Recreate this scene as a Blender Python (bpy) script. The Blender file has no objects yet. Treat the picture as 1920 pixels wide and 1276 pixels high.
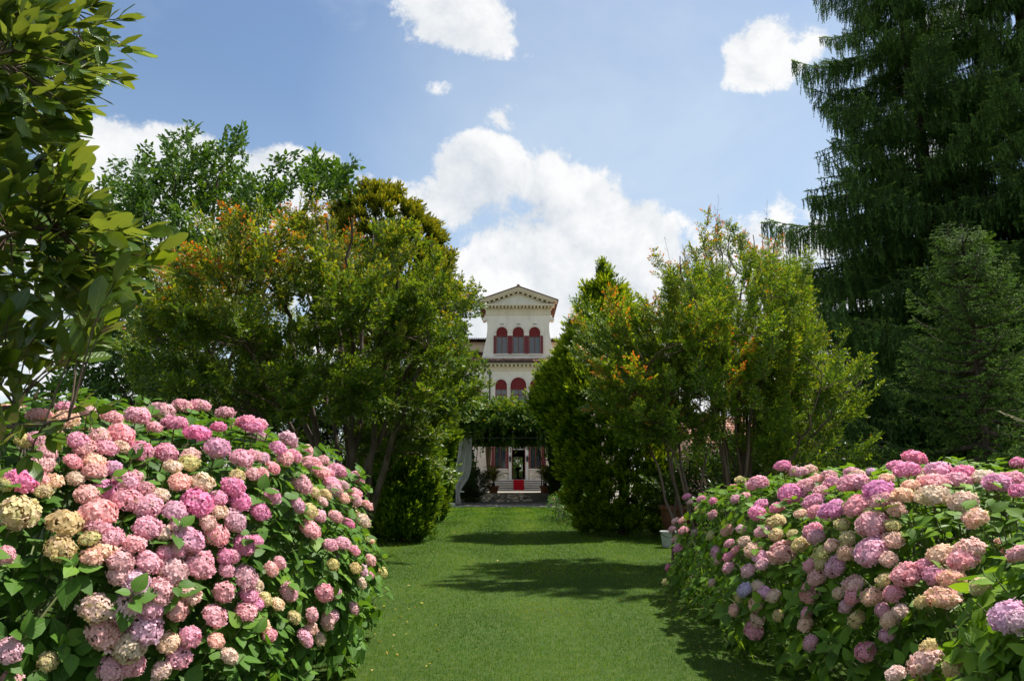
import bpy, math, random
import numpy as np
from mathutils import Matrix, Vector, noise as mnoise

scene = bpy.context.scene
COL = scene.collection
R = math.radians

# ------------------------------------------------------------------ camera
EYE = 1.6
FPX = 1387.0                      # focal length in pixels of the 1920 px wide photograph
HORIZON = 880.0
TILT = math.atan((HORIZON - 638.0) / FPX)
cam_d = bpy.data.cameras.new('camera')
cam = bpy.data.objects.new('camera', cam_d)
COL.objects.link(cam)
cam.location = (0, 0, EYE)
cam.rotation_euler = (R(90) + TILT, 0, 0)
cam_d.sensor_width = 36.0
cam_d.lens = 36.0 * FPX / 1920.0
cam_d.clip_start = 0.1
cam_d.clip_end = 3000
scene.camera = cam
CT, ST = math.cos(TILT), math.sin(TILT)


def ray(px, py):
    xc = (px - 960.0) / FPX
    yc = (638.0 - py) / FPX
    return np.array((xc, CT - yc * ST, ST + yc * CT))


def at(px, py, Y):
    d = ray(px, py)
    t = Y / d[1]
    return np.array((d[0] * t, Y, EYE + d[2] * t))


def to_px(p):
    x, y, z = p[0], p[1], p[2] - EYE
    dep = y * CT + z * ST
    yc = -y * ST + z * CT
    dep = max(dep, 1e-3)
    return 960 + FPX * x / dep, 638 - FPX * yc / dep, dep


# ------------------------------------------------------------------ sun, sky, exposure
SUN_AZ = 62.0                     # degrees to the right of the view direction
SUN_EL = 60.0
SUN_STRENGTH = 4.5
SKY_STRENGTH = 0.074
sun_d = bpy.data.lights.new('sun', 'SUN')
sun_d.energy = SUN_STRENGTH
sun_d.angle = R(1.2)
sun_d.color = (1.0, 0.955, 0.88)
sun = bpy.data.objects.new('sun', sun_d)
COL.objects.link(sun)
SUNV = Vector((math.sin(R(SUN_AZ)) * math.cos(R(SUN_EL)), math.cos(R(SUN_AZ)) * math.cos(R(SUN_EL)), math.sin(R(SUN_EL))))
sun.rotation_euler = SUNV.to_track_quat('Z', 'Y').to_euler()
sun.location = (0, 0, 60)

scene.view_settings.view_transform = 'Standard'
scene.view_settings.look = 'None'
scene.view_settings.exposure = 0.97
scene.view_settings.gamma = 1.0
scene.view_settings.use_curve_mapping = False
scene.render.engine = 'CYCLES'
cy = scene.cycles
cy.max_bounces = 7
cy.diffuse_bounces = 4
cy.glossy_bounces = 2
cy.transmission_bounces = 5
cy.transparent_max_bounces = 4
cy.sample_clamp_indirect = 6.0
cy.use_denoising = True
cy.caustics_reflective = False
cy.caustics_refractive = False


class NT:
    """small helper to write node trees"""
    def __init__(self, tree):
        self.t = tree
        self.t.nodes.clear()

    def n(self, typ, **kw):
        nd = self.t.nodes.new(typ)
        for k, v in kw.items():
            setattr(nd, k, v)
        return nd

    def l(self, a, b):
        self.t.links.new(a, b)

    def val(self, sock, v):
        if isinstance(v, bpy.types.NodeSocket):
            self.l(v, sock)
        else:
            sock.default_value = v

    def m(self, op, a, b=0.0, c=0.0, clamp=False):
        nd = self.n('ShaderNodeMath', operation=op)
        nd.use_clamp = clamp
        self.val(nd.inputs[0], a)
        self.val(nd.inputs[1], b)
        if len(nd.inputs) > 2:
            self.val(nd.inputs[2], c)
        return nd.outputs[0]

    def vm(self, op, a, b):
        nd = self.n('ShaderNodeVectorMath', operation=op)
        self.val(nd.inputs[0], a)
        self.val(nd.inputs[1], b)
        return nd.outputs[0]

    def noise(self, vec, scale, detail=4.0, rough=0.5, dist=0.0):
        nd = self.n('ShaderNodeTexNoise')
        nd.noise_dimensions = '3D'
        if vec is not None:
            self.l(vec, nd.inputs['Vector'])
        nd.inputs['Scale'].default_value = scale
        nd.inputs['Detail'].default_value = detail
        nd.inputs['Roughness'].default_value = rough
        nd.inputs['Distortion'].default_value = dist
        return nd.outputs['Fac']

    def ramp(self, fac, stops, interp='LINEAR'):
        nd = self.n('ShaderNodeValToRGB')
        cr = nd.color_ramp
        cr.interpolation = interp
        while len(cr.elements) < len(stops):
            cr.elements.new(0.5)
        for e, (p, c) in zip(cr.elements, stops):
            e.position = p
            e.color = (c[0], c[1], c[2], 1.0)
        self.val(nd.inputs['Fac'], fac)
        return nd.outputs['Color']

    def mix(self, fac, a, b, blend='MIX'):
        nd = self.n('ShaderNodeMix', data_type='RGBA', blend_type=blend)
        nd.clamp_factor = True
        self.val(nd.inputs[0], fac)
        for s, v in ((nd.inputs[6], a), (nd.inputs[7], b)):
            if isinstance(v, bpy.types.NodeSocket):
                self.l(v, s)
            else:
                s.default_value = (v[0], v[1], v[2], 1.0)
        return nd.outputs[2]

    def sstep(self, x, lo, hi):
        nd = self.n('ShaderNodeMapRange', interpolation_type='SMOOTHSTEP')
        self.val(nd.inputs['Value'], x)
        nd.inputs['From Min'].default_value = lo
        nd.inputs['From Max'].default_value = hi
        return nd.outputs['Result']


def azel(px, py):
    d = ray(px, py)
    d = d / np.linalg.norm(d)
    return math.degrees(math.atan2(d[0], d[1])), math.degrees(math.asin(d[2]))


world = bpy.data.worlds.new("World")
scene.world = world
world.use_nodes = True
w = NT(world.node_tree)
out = w.n('ShaderNodeOutputWorld')
bg = w.n('ShaderNodeBackground')
bg.inputs['Strength'].default_value = SKY_STRENGTH
w.l(bg.outputs[0], out.inputs[0])
sky = w.n('ShaderNodeTexSky', sky_type='NISHITA')
sky.sun_disc = False
sky.sun_elevation = R(SUN_EL)
sky.sun_rotation = R(SUN_AZ)
sky.altitude = 50
sky.air_density = 1.15
sky.dust_density = 0.4
sky.ozone_density = 2.0
tc = w.n('ShaderNodeTexCoord').outputs['Generated']
sep = w.n('ShaderNodeSeparateXYZ')
w.l(tc, sep.inputs[0])
AZ = w.m('MULTIPLY', w.m('ARCTAN2', sep.outputs[0], sep.outputs[1]), 57.29578)
EL = w.m('MULTIPLY', w.m('ARCSINE', sep.outputs[2]), 57.29578)
# cumulus banks: azimuth / elevation of their middles and radii in degrees
BLOBS = [  # px, py, rx px, ry px, weight
    (1075, 435, 105, 135, 1.15), (1165, 465, 105, 80, 1.1), (1010, 490, 125, 100, 1.3), (1110, 565, 190, 115, 1.15),
    (950, 570, 170, 110, 1.1), (885, 320, 75, 55, 1.25), (810, 380, 95, 55, 1.15),
    (845, 20, 120, 75, 0.95), (900, 60, 110, 60, 0.6),
    (1440, 95, 85, 70, 0.95), (1510, 80, 80, 55, 0.75),
    (822, 165, 50, 24, 0.5), (945, 215, 46, 36, 0.25),
    (215, 260, 75, 45, 1.1), (290, 320, 170, 75, 1.25), (560, 335, 120, 48, 1.2), (450, 430, 260, 100, 1.1),
    (150, 600, 330, 190, 0.85), (640, 560, 220, 140, 0.7), (1420, 560, 250, 190, 0.7), (1465, 395, 40, 60, 0.6),
    (1250, 690, 330, 160, 0.9), (1760, 300, 130, 120, 0.55), (1760, 40, 110, 60, 0.5),
]
vec = tc
nz1 = w.noise(vec, 7.0, 13.0, 0.66, 0.15)
up = w.vm('ADD', vec, (0.02, 0.0, 0.032))
nz2 = w.noise(up, 7.0, 8.0, 0.60, 0.15)
base = None
for (bx, by, rx, ry, wt) in BLOBS:
    a0, e0 = azel(bx, by)
    a1, _ = azel(bx + rx, by)
    _, e1 = azel(bx, by - ry)
    da = w.m('MULTIPLY', w.m('SUBTRACT', AZ, a0), 1.0 / max(a1 - a0, .1))
    de = w.m('MULTIPLY', w.m('SUBTRACT', EL, e0), 1.0 / max(e1 - e0, .1))
    d2 = w.m('ADD', w.m('MULTIPLY', da, da), w.m('MULTIPLY', de, de))
    b = w.m('MULTIPLY_ADD', d2, -0.62, wt)
    base = b if base is None else w.m('MAXIMUM', base, b)
# the rest of the sky carries scattered cumulus of the same kind
low = w.noise(tc, 2.6, 2.0, 0.5)
infront = w.m('MULTIPLY', w.sstep(w.m('ABSOLUTE', AZ), 48, 40), w.sstep(EL, 44, 38))
other = w.m('MULTIPLY_ADD', low, 3.4, -1.55)
other = w.m('SUBTRACT', other, w.m('MULTIPLY', infront, 3.0))
base = w.m('MAXIMUM', w.m('MAXIMUM', base, -1.5), other)
dens = w.m('ADD', base, w.m('MULTIPLY', w.m('SUBTRACT', nz1, 0.5), 4.4))
dens2 = w.m('ADD', base, w.m('MULTIPLY', w.m('SUBTRACT', nz2, 0.5), 4.4))
mask = w.sstep(dens, 0.14, 0.58)
shade = w.m('MULTIPLY_ADD', w.m('SUBTRACT', dens, dens2), 0.62, 0.64, clamp=True)
cc = w.ramp(shade, [(0.0, (0.60, 0.66, 0.74)), (0.55, (0.84, 0.87, 0.90)), (0.95, (1.0, 1.0, 1.0))])
ccs = w.n('ShaderNodeVectorMath', operation='SCALE')
w.l(cc, ccs.inputs[0])
ccs.inputs['Scale'].default_value = 0.51 / SKY_STRENGTH
# thin high veil
mp = w.n('ShaderNodeMapping')
mp.inputs['Scale'].default_value = (1.0, 1.0, 1.7)
mp.inputs['Rotation'].default_value = (0.0, R(28), 0.0)
w.l(tc, mp.inputs['Vector'])
veil = w.noise(mp.outputs[0], 3.4, 9.0, 0.6, 0.25)
veilm = w.m('MULTIPLY', w.sstep(veil, 0.42, 0.78), 0.50)
# haze towards the horizon
# broad thin veil brightening the middle and right of the view and the sky around it
va, ve = azel(1250, 300)
vd = w.m('ADD', w.m('POWER', w.m('MULTIPLY', w.m('SUBTRACT', AZ, va), 1 / 30.0), 2.0), w.m('POWER', w.m('MULTIPLY', w.m('SUBTRACT', EL, ve), 1 / 24.0), 2.0))
veilm = w.m('MAXIMUM', veilm, w.m('MULTIPLY', w.sstep(vd, 1.15, 0.0), w.m('MULTIPLY_ADD', veil, .75, .08)))
hz = w.m('MULTIPLY', w.sstep(EL, 30, -2), 0.55)
veilm = w.m('MAXIMUM', veilm, hz)
skyc = sky.outputs['Color']
vcol = (0.385 / SKY_STRENGTH, 0.44 / SKY_STRENGTH, 0.482 / SKY_STRENGTH)
s1 = w.mix(veilm, skyc, vcol)
s2 = w.mix(w.m('MULTIPLY', mask, 0.97), s1, ccs.outputs[0])
w.l(s2, bg.inputs['Color'])

# ------------------------------------------------------------------ geometry helpers
rng = np.random.default_rng(7)
random.seed(7)


def norm(v):
    v = np.asarray(v, float)
    return v / np.maximum(np.linalg.norm(v, axis=-1, keepdims=True), 1e-9)


CACHE = {}


class Tri:
    """collects triangles with a material index and per-vertex attributes"""
    def __init__(self):
        self.V, self.F, self.M, self.T, self.U, self.W = [], [], [], [], [], []
        self.nv = 0

    def add(self, V, F, mat=0, tint=0.5, u=None, v=None):
        V = np.asarray(V, float).reshape(-1, 3)
        F = np.asarray(F, int).reshape(-1, 3)
        n = len(V)
        self.V.append(V)
        self.F.append(F + self.nv)
        self.M.append(np.full(len(F), mat, int))
        self.T.append(np.broadcast_to(np.asarray(tint, float), (n,)))
        self.U.append(np.zeros(n) if u is None else u)
        self.W.append(np.zeros(n) if v is None else v)
        self.nv += n

    def mesh(self, name, mats, smooth=False):
        me = bpy.data.meshes.new(name)
        V = np.concatenate(self.V)
        F = np.concatenate(self.F)
        M = np.concatenate(self.M)
        me.vertices.add(len(V))
        me.vertices.foreach_set('co', V.astype(np.float32).ravel())
        me.loops.add(len(F) * 3)
        me.loops.foreach_set('vertex_index', F.astype(np.int32).ravel())
        me.polygons.add(len(F))
        me.polygons.foreach_set('loop_start', (np.arange(len(F)) * 3).astype(np.int32))
        for m in mats:
            me.materials.append(m)
        me.polygons.foreach_set('material_index', M.astype(np.int32))
        me.polygons.foreach_set('use_smooth', np.full(len(F), smooth, bool))
        for nm, arr in (('tint', self.T), ('uu', self.U), ('vv', self.W)):
            a = me.attributes.new(nm, 'FLOAT', 'POINT')
            a.data.foreach_set('value', np.concatenate(arr).astype(np.float32))
        me.update(calc_edges=True)
        CACHE[me.name] = (V, F, M, np.concatenate(self.T))
        return me


# leaf outlines: (u along, v across, w up) and triangles
def leaf_simple(fold=0.13, bow=-0.06, wide=0.45):
    V = np.array([(0, 0, 0), (wide, .5, fold), (1, 0, bow), (wide, -.5, fold)])
    return V, np.array([(0, 2, 1), (0, 3, 2)])


def leaf_full(profile, fold=0.16, bow=0.18, wave=0.0):
    """profile: [(u, halfwidth)] inner stations; gives a folded, bowed blade"""
    V = [(0, 0, 0)]
    for i, (u, h) in enumerate(profile):
        z = -bow * u * u
        wv = wave * (1 if i % 2 else -1)
        V += [(u, h, z + fold * h + wv), (u, 0, z), (u, -h, z + fold * h - wv)]
    V.append((1, 0, -bow))
    F = [(0, 2, 1), (0, 3, 2)]
    n = len(profile)
    for i in range(n - 1):
        a, b = 1 + 3 * i, 4 + 3 * i
        F += [(a, a + 1, b + 1), (a, b + 1, b), (a + 1, a + 2, b + 2), (a + 1, b + 2, b + 1)]
    a = 1 + 3 * (n - 1)
    t = len(V) - 1
    F += [(a, a + 1, t), (a + 1, a + 2, t)]
    return np.array(V, float), np.array(F)


def place_leaves(tri, tmpl, P, D, N, L, Wd, tint, mat=0):
    """many leaves at once: P points, D directions, N normal hints, L lengths, Wd widths"""
    TV, TF = tmpl
    P = np.atleast_2d(P)
    k = len(P)
    if k == 0:
        return
    D = norm(D)
    S = norm(np.cross(N, D))
    U = np.cross(D, S)
    L = np.broadcast_to(np.asarray(L, float), (k,))
    Wd = np.broadcast_to(np.asarray(Wd, float), (k,))
    V = (P[:, None, :] + D[:, None, :] * (TV[None, :, 0:1] * L[:, None, None])
         + S[:, None, :] * (TV[None, :, 1:2] * Wd[:, None, None])
         + U[:, None, :] * (TV[None, :, 2:3] * Wd[:, None, None]))
    nV = len(TV)
    F = (TF[None] + (np.arange(k) * nV)[:, None, None]).reshape(-1, 3)
    t = np.repeat(np.broadcast_to(np.asarray(tint, float), (k,)), nV)
    tri.add(V.reshape(-1, 3), F, mat, t, np.tile(TV[:, 0], k), np.tile(TV[:, 1], k))


def tube(tri, pts, rad, sides=5, mat=0, tint=0.5, cap=False):
    pts = np.asarray(pts, float)
    n = len(pts)
    rad = np.broadcast_to(np.asarray(rad, float), (n,))
    T = norm(np.gradient(pts, axis=0))
    ref = np.array((0, 0, 1.0)) if abs(T[0][2]) < 0.9 else np.array((1.0, 0, 0))
    A = norm(np.cross(T, ref))
    B = np.cross(T, A)
    ang = np.arange(sides) * 2 * np.pi / sides
    V = pts[:, None] + rad[:, None, None] * (A[:, None] * np.cos(ang)[None, :, None] + B[:, None] * np.sin(ang)[None, :, None])
    F = []
    for i in range(n - 1):
        for j in range(sides):
            a, b = i * sides + j, i * sides + (j + 1) % sides
            F += [(a, b, b + sides), (a, b + sides, a + sides)]
    V = V.reshape(-1, 3)
    if cap:
        V = np.vstack([V, pts[-1:], pts[:1]])
        e, s = n * sides, n * sides + 1
        for j in range(sides):
            F.append(((n - 1) * sides + j, (n - 1) * sides + (j + 1) % sides, e))
            F.append(((j + 1) % sides, j, s))
    tri.add(V, F, mat, tint, None, None)


def bez(a, b, c, d, n):
    t = np.linspace(0, 1, n)[:, None]
    a, b, c, d = (np.asarray(x, float) for x in (a, b, c, d))
    return (1 - t) ** 3 * a + 3 * (1 - t) ** 2 * t * b + 3 * (1 - t) * t * t * c + t ** 3 * d


def link(name, mesh, parent=None, loc=None, mat=None):
    o = bpy.data.objects.new(name, mesh)
    COL.objects.link(o)
    if parent is not None:
        o.parent = parent
    if mat is not None:
        o.matrix_local = mat
    elif loc is not None:
        o.location = loc
    return o


def tag(o, label=None, cat=None, group=None, kind=None):
    for k, v in (('label', label), ('category', cat), ('group', group), ('kind', kind)):
        if v:
            o[k] = v
    return o


def thing(name, label, cat, loc=(0, 0, 0), group=None):
    o = bpy.data.objects.new(name, None)
    o.empty_display_size = 0.2
    COL.objects.link(o)
    o.location = loc
    return tag(o, label, cat, group)


def frame(pos, x, z, s=1.0):
    """matrix with local X along x and local Z near z"""
    x = norm(x)
    y = norm(np.cross(z, x))
    z = np.cross(x, y)
    if np.isscalar(s):
        s = (s, s, s)
    return Matrix(((x[0] * s[0], y[0] * s[1], z[0] * s[2], pos[0]),
                   (x[1] * s[0], y[1] * s[1], z[1] * s[2], pos[1]),
                   (x[2] * s[0], y[2] * s[1], z[2] * s[2], pos[2]), (0, 0, 0, 1)))


class Poly:
    """polygons for built things"""
    def __init__(self):
        self.V, self.F = [], []

    def box(self, x0, x1, y0, y1, z0, z1):
        i = len(self.V)
        self.V += [(x0, y0, z0), (x1, y0, z0), (x1, y1, z0), (x0, y1, z0), (x0, y0, z1), (x1, y0, z1), (x1, y1, z1), (x0, y1, z1)]
        self.F += [tuple(i + k for k in f) for f in ((0, 3, 2, 1), (4, 5, 6, 7), (0, 1, 5, 4), (1, 2, 6, 5), (2, 3, 7, 6), (3, 0, 4, 7))]
        return self

    def prism(self, prof, y0, y1):
        """profile [(x,z)] counterclockwise seen from -Y, extruded in y"""
        i = len(self.V)
        n = len(prof)
        self.V += [(x, y0, z) for x, z in prof] + [(x, y1, z) for x, z in prof]
        self.F.append(tuple(i + k for k in range(n)))
        self.F.append(tuple(i + n + k for k in reversed(range(n))))
        for k in range(n):
            a, b = k, (k + 1) % n
            self.F.append((i + b, i + a, i + n + a, i + n + b))
        return self

    def prismx(self, prof, x0, x1):
        """profile [(y,z)] extruded in x"""
        i = len(self.V)
        n = len(prof)
        self.V += [(x0, y, z) for y, z in prof] + [(x1, y, z) for y, z in prof]
        self.F.append(tuple(i + k for k in range(n)))
        self.F.append(tuple(i + n + k for k in reversed(range(n))))
        for k in range(n):
            a, b = k, (k + 1) % n
            self.F.append((i + b, i + a, i + n + a, i + n + b))
        return self

    def quad(self, a, b, c, d):
        i = len(self.V)
        self.V += [tuple(a), tuple(b), tuple(c), tuple(d)]
        self.F.append((i, i + 1, i + 2, i + 3))
        return self

    def cyl(self, cx, cy_, z0, z1, r0, r1=None, n=12):
        r1 = r0 if r1 is None else r1
        i = len(self.V)
        for z, r in ((z0, r0), (z1, r1)):
            self.V += [(cx + r * math.cos(2 * math.pi * k / n), cy_ + r * math.sin(2 * math.pi * k / n), z) for k in range(n)]
        for k in range(n):
            a, b = k, (k + 1) % n
            self.F.append((i + a, i + b, i + n + b, i + n + a))
        self.F.append(tuple(i + k for k in reversed(range(n))))
        self.F.append(tuple(i + n + k for k in range(n)))
        return self

    def lathe(self, prof, n=20, cx=0, cy_=0):
        """profile [(r,z)] bottom to top"""
        i = len(self.V)
        for r, z in prof:
            self.V += [(cx + r * math.cos(2 * math.pi * k / n), cy_ + r * math.sin(2 * math.pi * k / n), z) for k in range(n)]
        for j in range(len(prof) - 1):
            for k in range(n):
                a, b = j * n + k, j * n + (k + 1) % n
                self.F.append((i + a, i + b, i + b + n, i + a + n))
        self.F.append(tuple(i + k for k in reversed(range(n))))
        self.F.append(tuple(i + (len(prof) - 1) * n + k for k in range(n)))
        return self

    def obj(self, name, mat, parent=None, loc=None, smooth=False, bevel=0.0):
        me = bpy.data.meshes.new(name)
        me.from_pydata(self.V, [], self.F)
        me.materials.append(mat)
        if smooth:
            me.polygons.foreach_set('use_smooth', [True] * len(me.polygons))
        me.update()
        me.validate()
        o = link(name, me, parent, loc)
        if bevel:
            b = o.modifiers.new('bevel', 'BEVEL')
            b.width = bevel
            b.segments = 1
            b.limit_method = 'ANGLE'
        return o


# ------------------------------------------------------------------ materials
def new_mat(name):
    m = bpy.data.materials.new(name)
    m.use_nodes = True
    t = NT(m.node_tree)
    o = t.n('ShaderNodeOutputMaterial')
    return m, t, o


def attr(t, name):
    a = t.n('ShaderNodeAttribute', attribute_name=name)
    return a.outputs['Fac']


def principled(t, col, rough=0.5, spec=0.5, metal=0.0):
    p = t.n('ShaderNodeBsdfPrincipled')
    t.val(p.inputs['Base Color'], col if isinstance(col, bpy.types.NodeSocket) else (col[0], col[1], col[2], 1))
    t.val(p.inputs['Roughness'], rough)
    t.val(p.inputs['Specular IOR Level'], spec)
    p.inputs['Metallic'].default_value = metal
    return p


def leaf_mat(name, stops, trans=0.35, rough=0.42, spec=0.45, jit=0.35, tcol=(1.5, 1.25, 0.5), under=None, veins=0.0, midrib=None):
    m, t, o = new_mat(name)
    stops = [(p_, (c_[0] * 1.32, c_[1] * 1.42, c_[2] * 0.75)) for p_, c_ in stops]
    ti = attr(t, 'tint')
    oi = t.n('ShaderNodeObjectInfo')
    geo = t.n('ShaderNodeNewGeometry')
    ti2 = t.m('ADD', ti, t.m('MULTIPLY', t.m('SUBTRACT', oi.outputs['Random'], 0.5), jit * 0.3))
    col = t.ramp(ti2, stops)
    pos = t.n('ShaderNodeTexCoord').outputs['Object']
    nz = t.noise(geo.outputs['Position'], 3.0, 2.0)
    val = t.m('MULTIPLY_ADD', nz, jit * 1.6, 1.0 - jit * 0.8)
    hv = t.n('ShaderNodeHueSaturation')
    t.l(col, hv.inputs['Color'])
    t.l(val, hv.inputs['Value'])
    col = hv.outputs[0]
    if veins or midrib:
        u, v = attr(t, 'uu'), attr(t, 'vv')
        av = t.m('ABSOLUTE', v)
        rib = t.sstep(av, 0.035, 0.012)
        if veins:
            s = t.m('SINE', t.m('MULTIPLY', t.m('SUBTRACT', u, t.m('MULTIPLY', av, 0.55)), 48.0))
            sv = t.m('MULTIPLY', t.sstep(s, 0.72, 0.98), veins)
            rib = t.m('MAXIMUM', rib, sv)
        col = t.mix(t.m('MULTIPLY', rib, 0.65), col, midrib or (0.16, 0.24, 0.07))
    if under:
        ucol = t.mix(0.75, col, under)
        col = t.mix(geo.outputs['Backfacing'], col, ucol)
    p = principled(t, col, rough, spec * .65)
    if veins:
        bp = t.n('ShaderNodeBump')
        bp.inputs['Strength'].default_value = 0.35
        bp.inputs['Distance'].default_value = 0.004
        t.l(rib, bp.inputs['Height'])
        bp.invert = True
        t.l(bp.outputs[0], p.inputs['Normal'])
    tr = t.n('ShaderNodeBsdfTranslucent')
    tm = t.mix(1.0, col, tcol, 'MULTIPLY')
    t.l(tm, tr.inputs['Color'])
    mx = t.n('ShaderNodeMixShader')
    mx.inputs[0].default_value = trans
    t.l(p.outputs[0], mx.inputs[1])
    t.l(tr.outputs[0], mx.inputs[2])
    t.l(mx.outputs[0], o.inputs[0])
    return m


def plain_mat(name, c1, c2=None, scale=4.0, rough=0.7, spec=0.3, metal=0.0, bump=0.0, bscale=40.0, streak=False, detail=6.0):
    m, t, o = new_mat(name)
    pos = t.n('ShaderNodeTexCoord').outputs['Object']
    if streak:
        mp_ = t.n('ShaderNodeMapping')
        mp_.inputs['Scale'].default_value = (1, 1, 0.25)
        t.l(pos, mp_.inputs['Vector'])
        pos2 = mp_.outputs[0]
    else:
        pos2 = pos
    if c2 is None:
        col = (c1[0], c1[1], c1[2])
    else:
        f = t.sstep(t.noise(pos2, scale, detail, 0.6), 0.3, 0.72)
        col = t.mix(f, c1, c2)
    p = principled(t, col, rough, spec, metal)
    if bump:
        b = t.n('ShaderNodeBump')
        b.inputs['Strength'].default_value = bump
        b.inputs['Distance'].default_value = 0.02
        t.l(t.noise(pos, bscale, 5.0, 0.6), b.inputs['Height'])
        t.l(b.outputs[0], p.inputs['Normal'])
    t.l(p.outputs[0], o.inputs[0])
    return m


M_bark = plain_mat('bark', (0.05, 0.035, 0.024), (0.13, 0.10, 0.075), 9.0, 0.85, 0.2, bump=0.6, bscale=30, streak=True)
M_bark_smooth = plain_mat('smooth_bark', (0.075, 0.05, 0.034), (0.17, 0.12, 0.085), 7.0, 0.7, 0.25, bump=0.3, bscale=18, streak=True)
M_twig = plain_mat('twig_bark', (0.07, 0.045, 0.03), (0.13, 0.09, 0.06), 12.0, 0.8, 0.2)
M_greentwig = plain_mat('green_stem', (0.10, 0.13, 0.04), (0.16, 0.17, 0.07), 12.0, 0.6, 0.3)
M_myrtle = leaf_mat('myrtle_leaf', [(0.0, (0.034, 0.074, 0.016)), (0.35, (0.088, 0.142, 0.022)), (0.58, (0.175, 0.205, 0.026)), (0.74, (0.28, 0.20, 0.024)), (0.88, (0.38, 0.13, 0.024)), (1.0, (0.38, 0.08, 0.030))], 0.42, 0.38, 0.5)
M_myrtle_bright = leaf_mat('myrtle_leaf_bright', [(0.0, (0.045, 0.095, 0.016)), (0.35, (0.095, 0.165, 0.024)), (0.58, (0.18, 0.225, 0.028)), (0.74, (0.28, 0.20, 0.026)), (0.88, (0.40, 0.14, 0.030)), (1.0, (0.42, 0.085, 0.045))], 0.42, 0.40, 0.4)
M_thuja = leaf_mat('thuja_scale', [(0.0, (0.018, 0.040, 0.008)), (0.45, (0.075, 0.130, 0.016)), (0.8, (0.20, 0.27, 0.026)), (1.0, (0.30, 0.33, 0.036))], 0.34, 0.6, 0.2, 0.4)
M_thuja_deep = leaf_mat('deep_thuja_scale', [(0.0, (0.014, 0.034, 0.008)), (0.45, (0.048, 0.098, 0.016)), (0.8, (0.12, 0.19, 0.024)), (1.0, (0.19, 0.25, 0.034))], 0.30, 0.6, 0.2, 0.4)
M_thuja_gold = leaf_mat('thuja_gold_scale', [(0.0, (0.022, 0.036, 0.008)), (0.45, (0.075, 0.095, 0.015)), (0.8, (0.19, 0.19, 0.022)), (1.0, (0.27, 0.235, 0.03))], 0.28, 0.6, 0.2, 0.4)
M_spruce = leaf_mat('spruce_needle', [(0.0, (0.024, 0.050, 0.022)), (0.5, (0.080, 0.140, 0.056)), (1.0, (0.21, 0.29, 0.10))], 0.26, 0.6, 0.3, 1.0, (1.1, 1.2, 0.6))
M_spruce_young = leaf_mat('young_spruce_needle', [(0.0, (0.014, 0.033, 0.013)), (0.5, (0.045, 0.088, 0.032)), (1.0, (0.16, 0.235, 0.068))], 0.20, 0.6, 0.25, 0.4, (1.1, 1.2, 0.6))
M_bigleaf = leaf_mat('broad_leaf', [(0.0, (0.020, 0.050, 0.017)), (0.5, (0.046, 0.100, 0.026)), (1.0, (0.10, 0.165, 0.035))], 0.36, 0.45, 0.4)
M_magnolia = leaf_mat('evergreen_leaf', [(0.0, (0.032, 0.068, 0.020)), (0.5, (0.074, 0.128, 0.026)), (0.85, (0.13, 0.18, 0.030)), (1.0, (0.18, 0.20, 0.035))], 0.46, 0.25, 0.8, 0.4, (1.6, 1.35, 0.45), under=(0.115, 0.155, 0.045), veins=0.35, midrib=(0.17, 0.20, 0.07))
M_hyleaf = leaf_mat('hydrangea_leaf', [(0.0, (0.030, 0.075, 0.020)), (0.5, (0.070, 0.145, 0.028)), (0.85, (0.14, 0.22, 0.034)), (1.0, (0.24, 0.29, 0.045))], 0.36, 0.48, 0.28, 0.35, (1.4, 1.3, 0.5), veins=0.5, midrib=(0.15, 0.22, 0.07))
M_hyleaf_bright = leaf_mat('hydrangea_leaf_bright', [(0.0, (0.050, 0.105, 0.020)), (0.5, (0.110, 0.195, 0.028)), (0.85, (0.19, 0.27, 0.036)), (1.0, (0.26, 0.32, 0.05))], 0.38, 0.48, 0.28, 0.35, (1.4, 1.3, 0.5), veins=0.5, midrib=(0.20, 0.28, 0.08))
M_vine = leaf_mat('vine_leaf', [(0.0, (0.020, 0.050, 0.014)), (0.5, (0.055, 0.110, 0.024)), (0.85, (0.14, 0.18, 0.03)), (1.0, (0.22, 0.12, 0.03))], 0.34, 0.45, 0.4)
M_shrub = leaf_mat('shrub_leaf', [(0.0, (0.012, 0.030, 0.010)), (0.5, (0.030, 0.066, 0.018)), (1.0, (0.075, 0.12, 0.026))], 0.25, 0.4, 0.45)
M_frond = leaf_mat('palm_frond', [(0.0, (0.030, 0.060, 0.014)), (0.5, (0.075, 0.115, 0.022)), (1.0, (0.22, 0.20, 0.035))], 0.3, 0.4, 0.45)
M_grass = leaf_mat('grass_blade', [(0.0, (0.036, 0.080, 0.009)), (0.5, (0.084, 0.156, 0.014)), (0.9, (0.155, 0.225, 0.026)), (1.0, (0.26, 0.23, 0.08))], 0.36, 0.5, 0.3, 0.25, (1.3, 1.25, 0.4))


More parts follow.
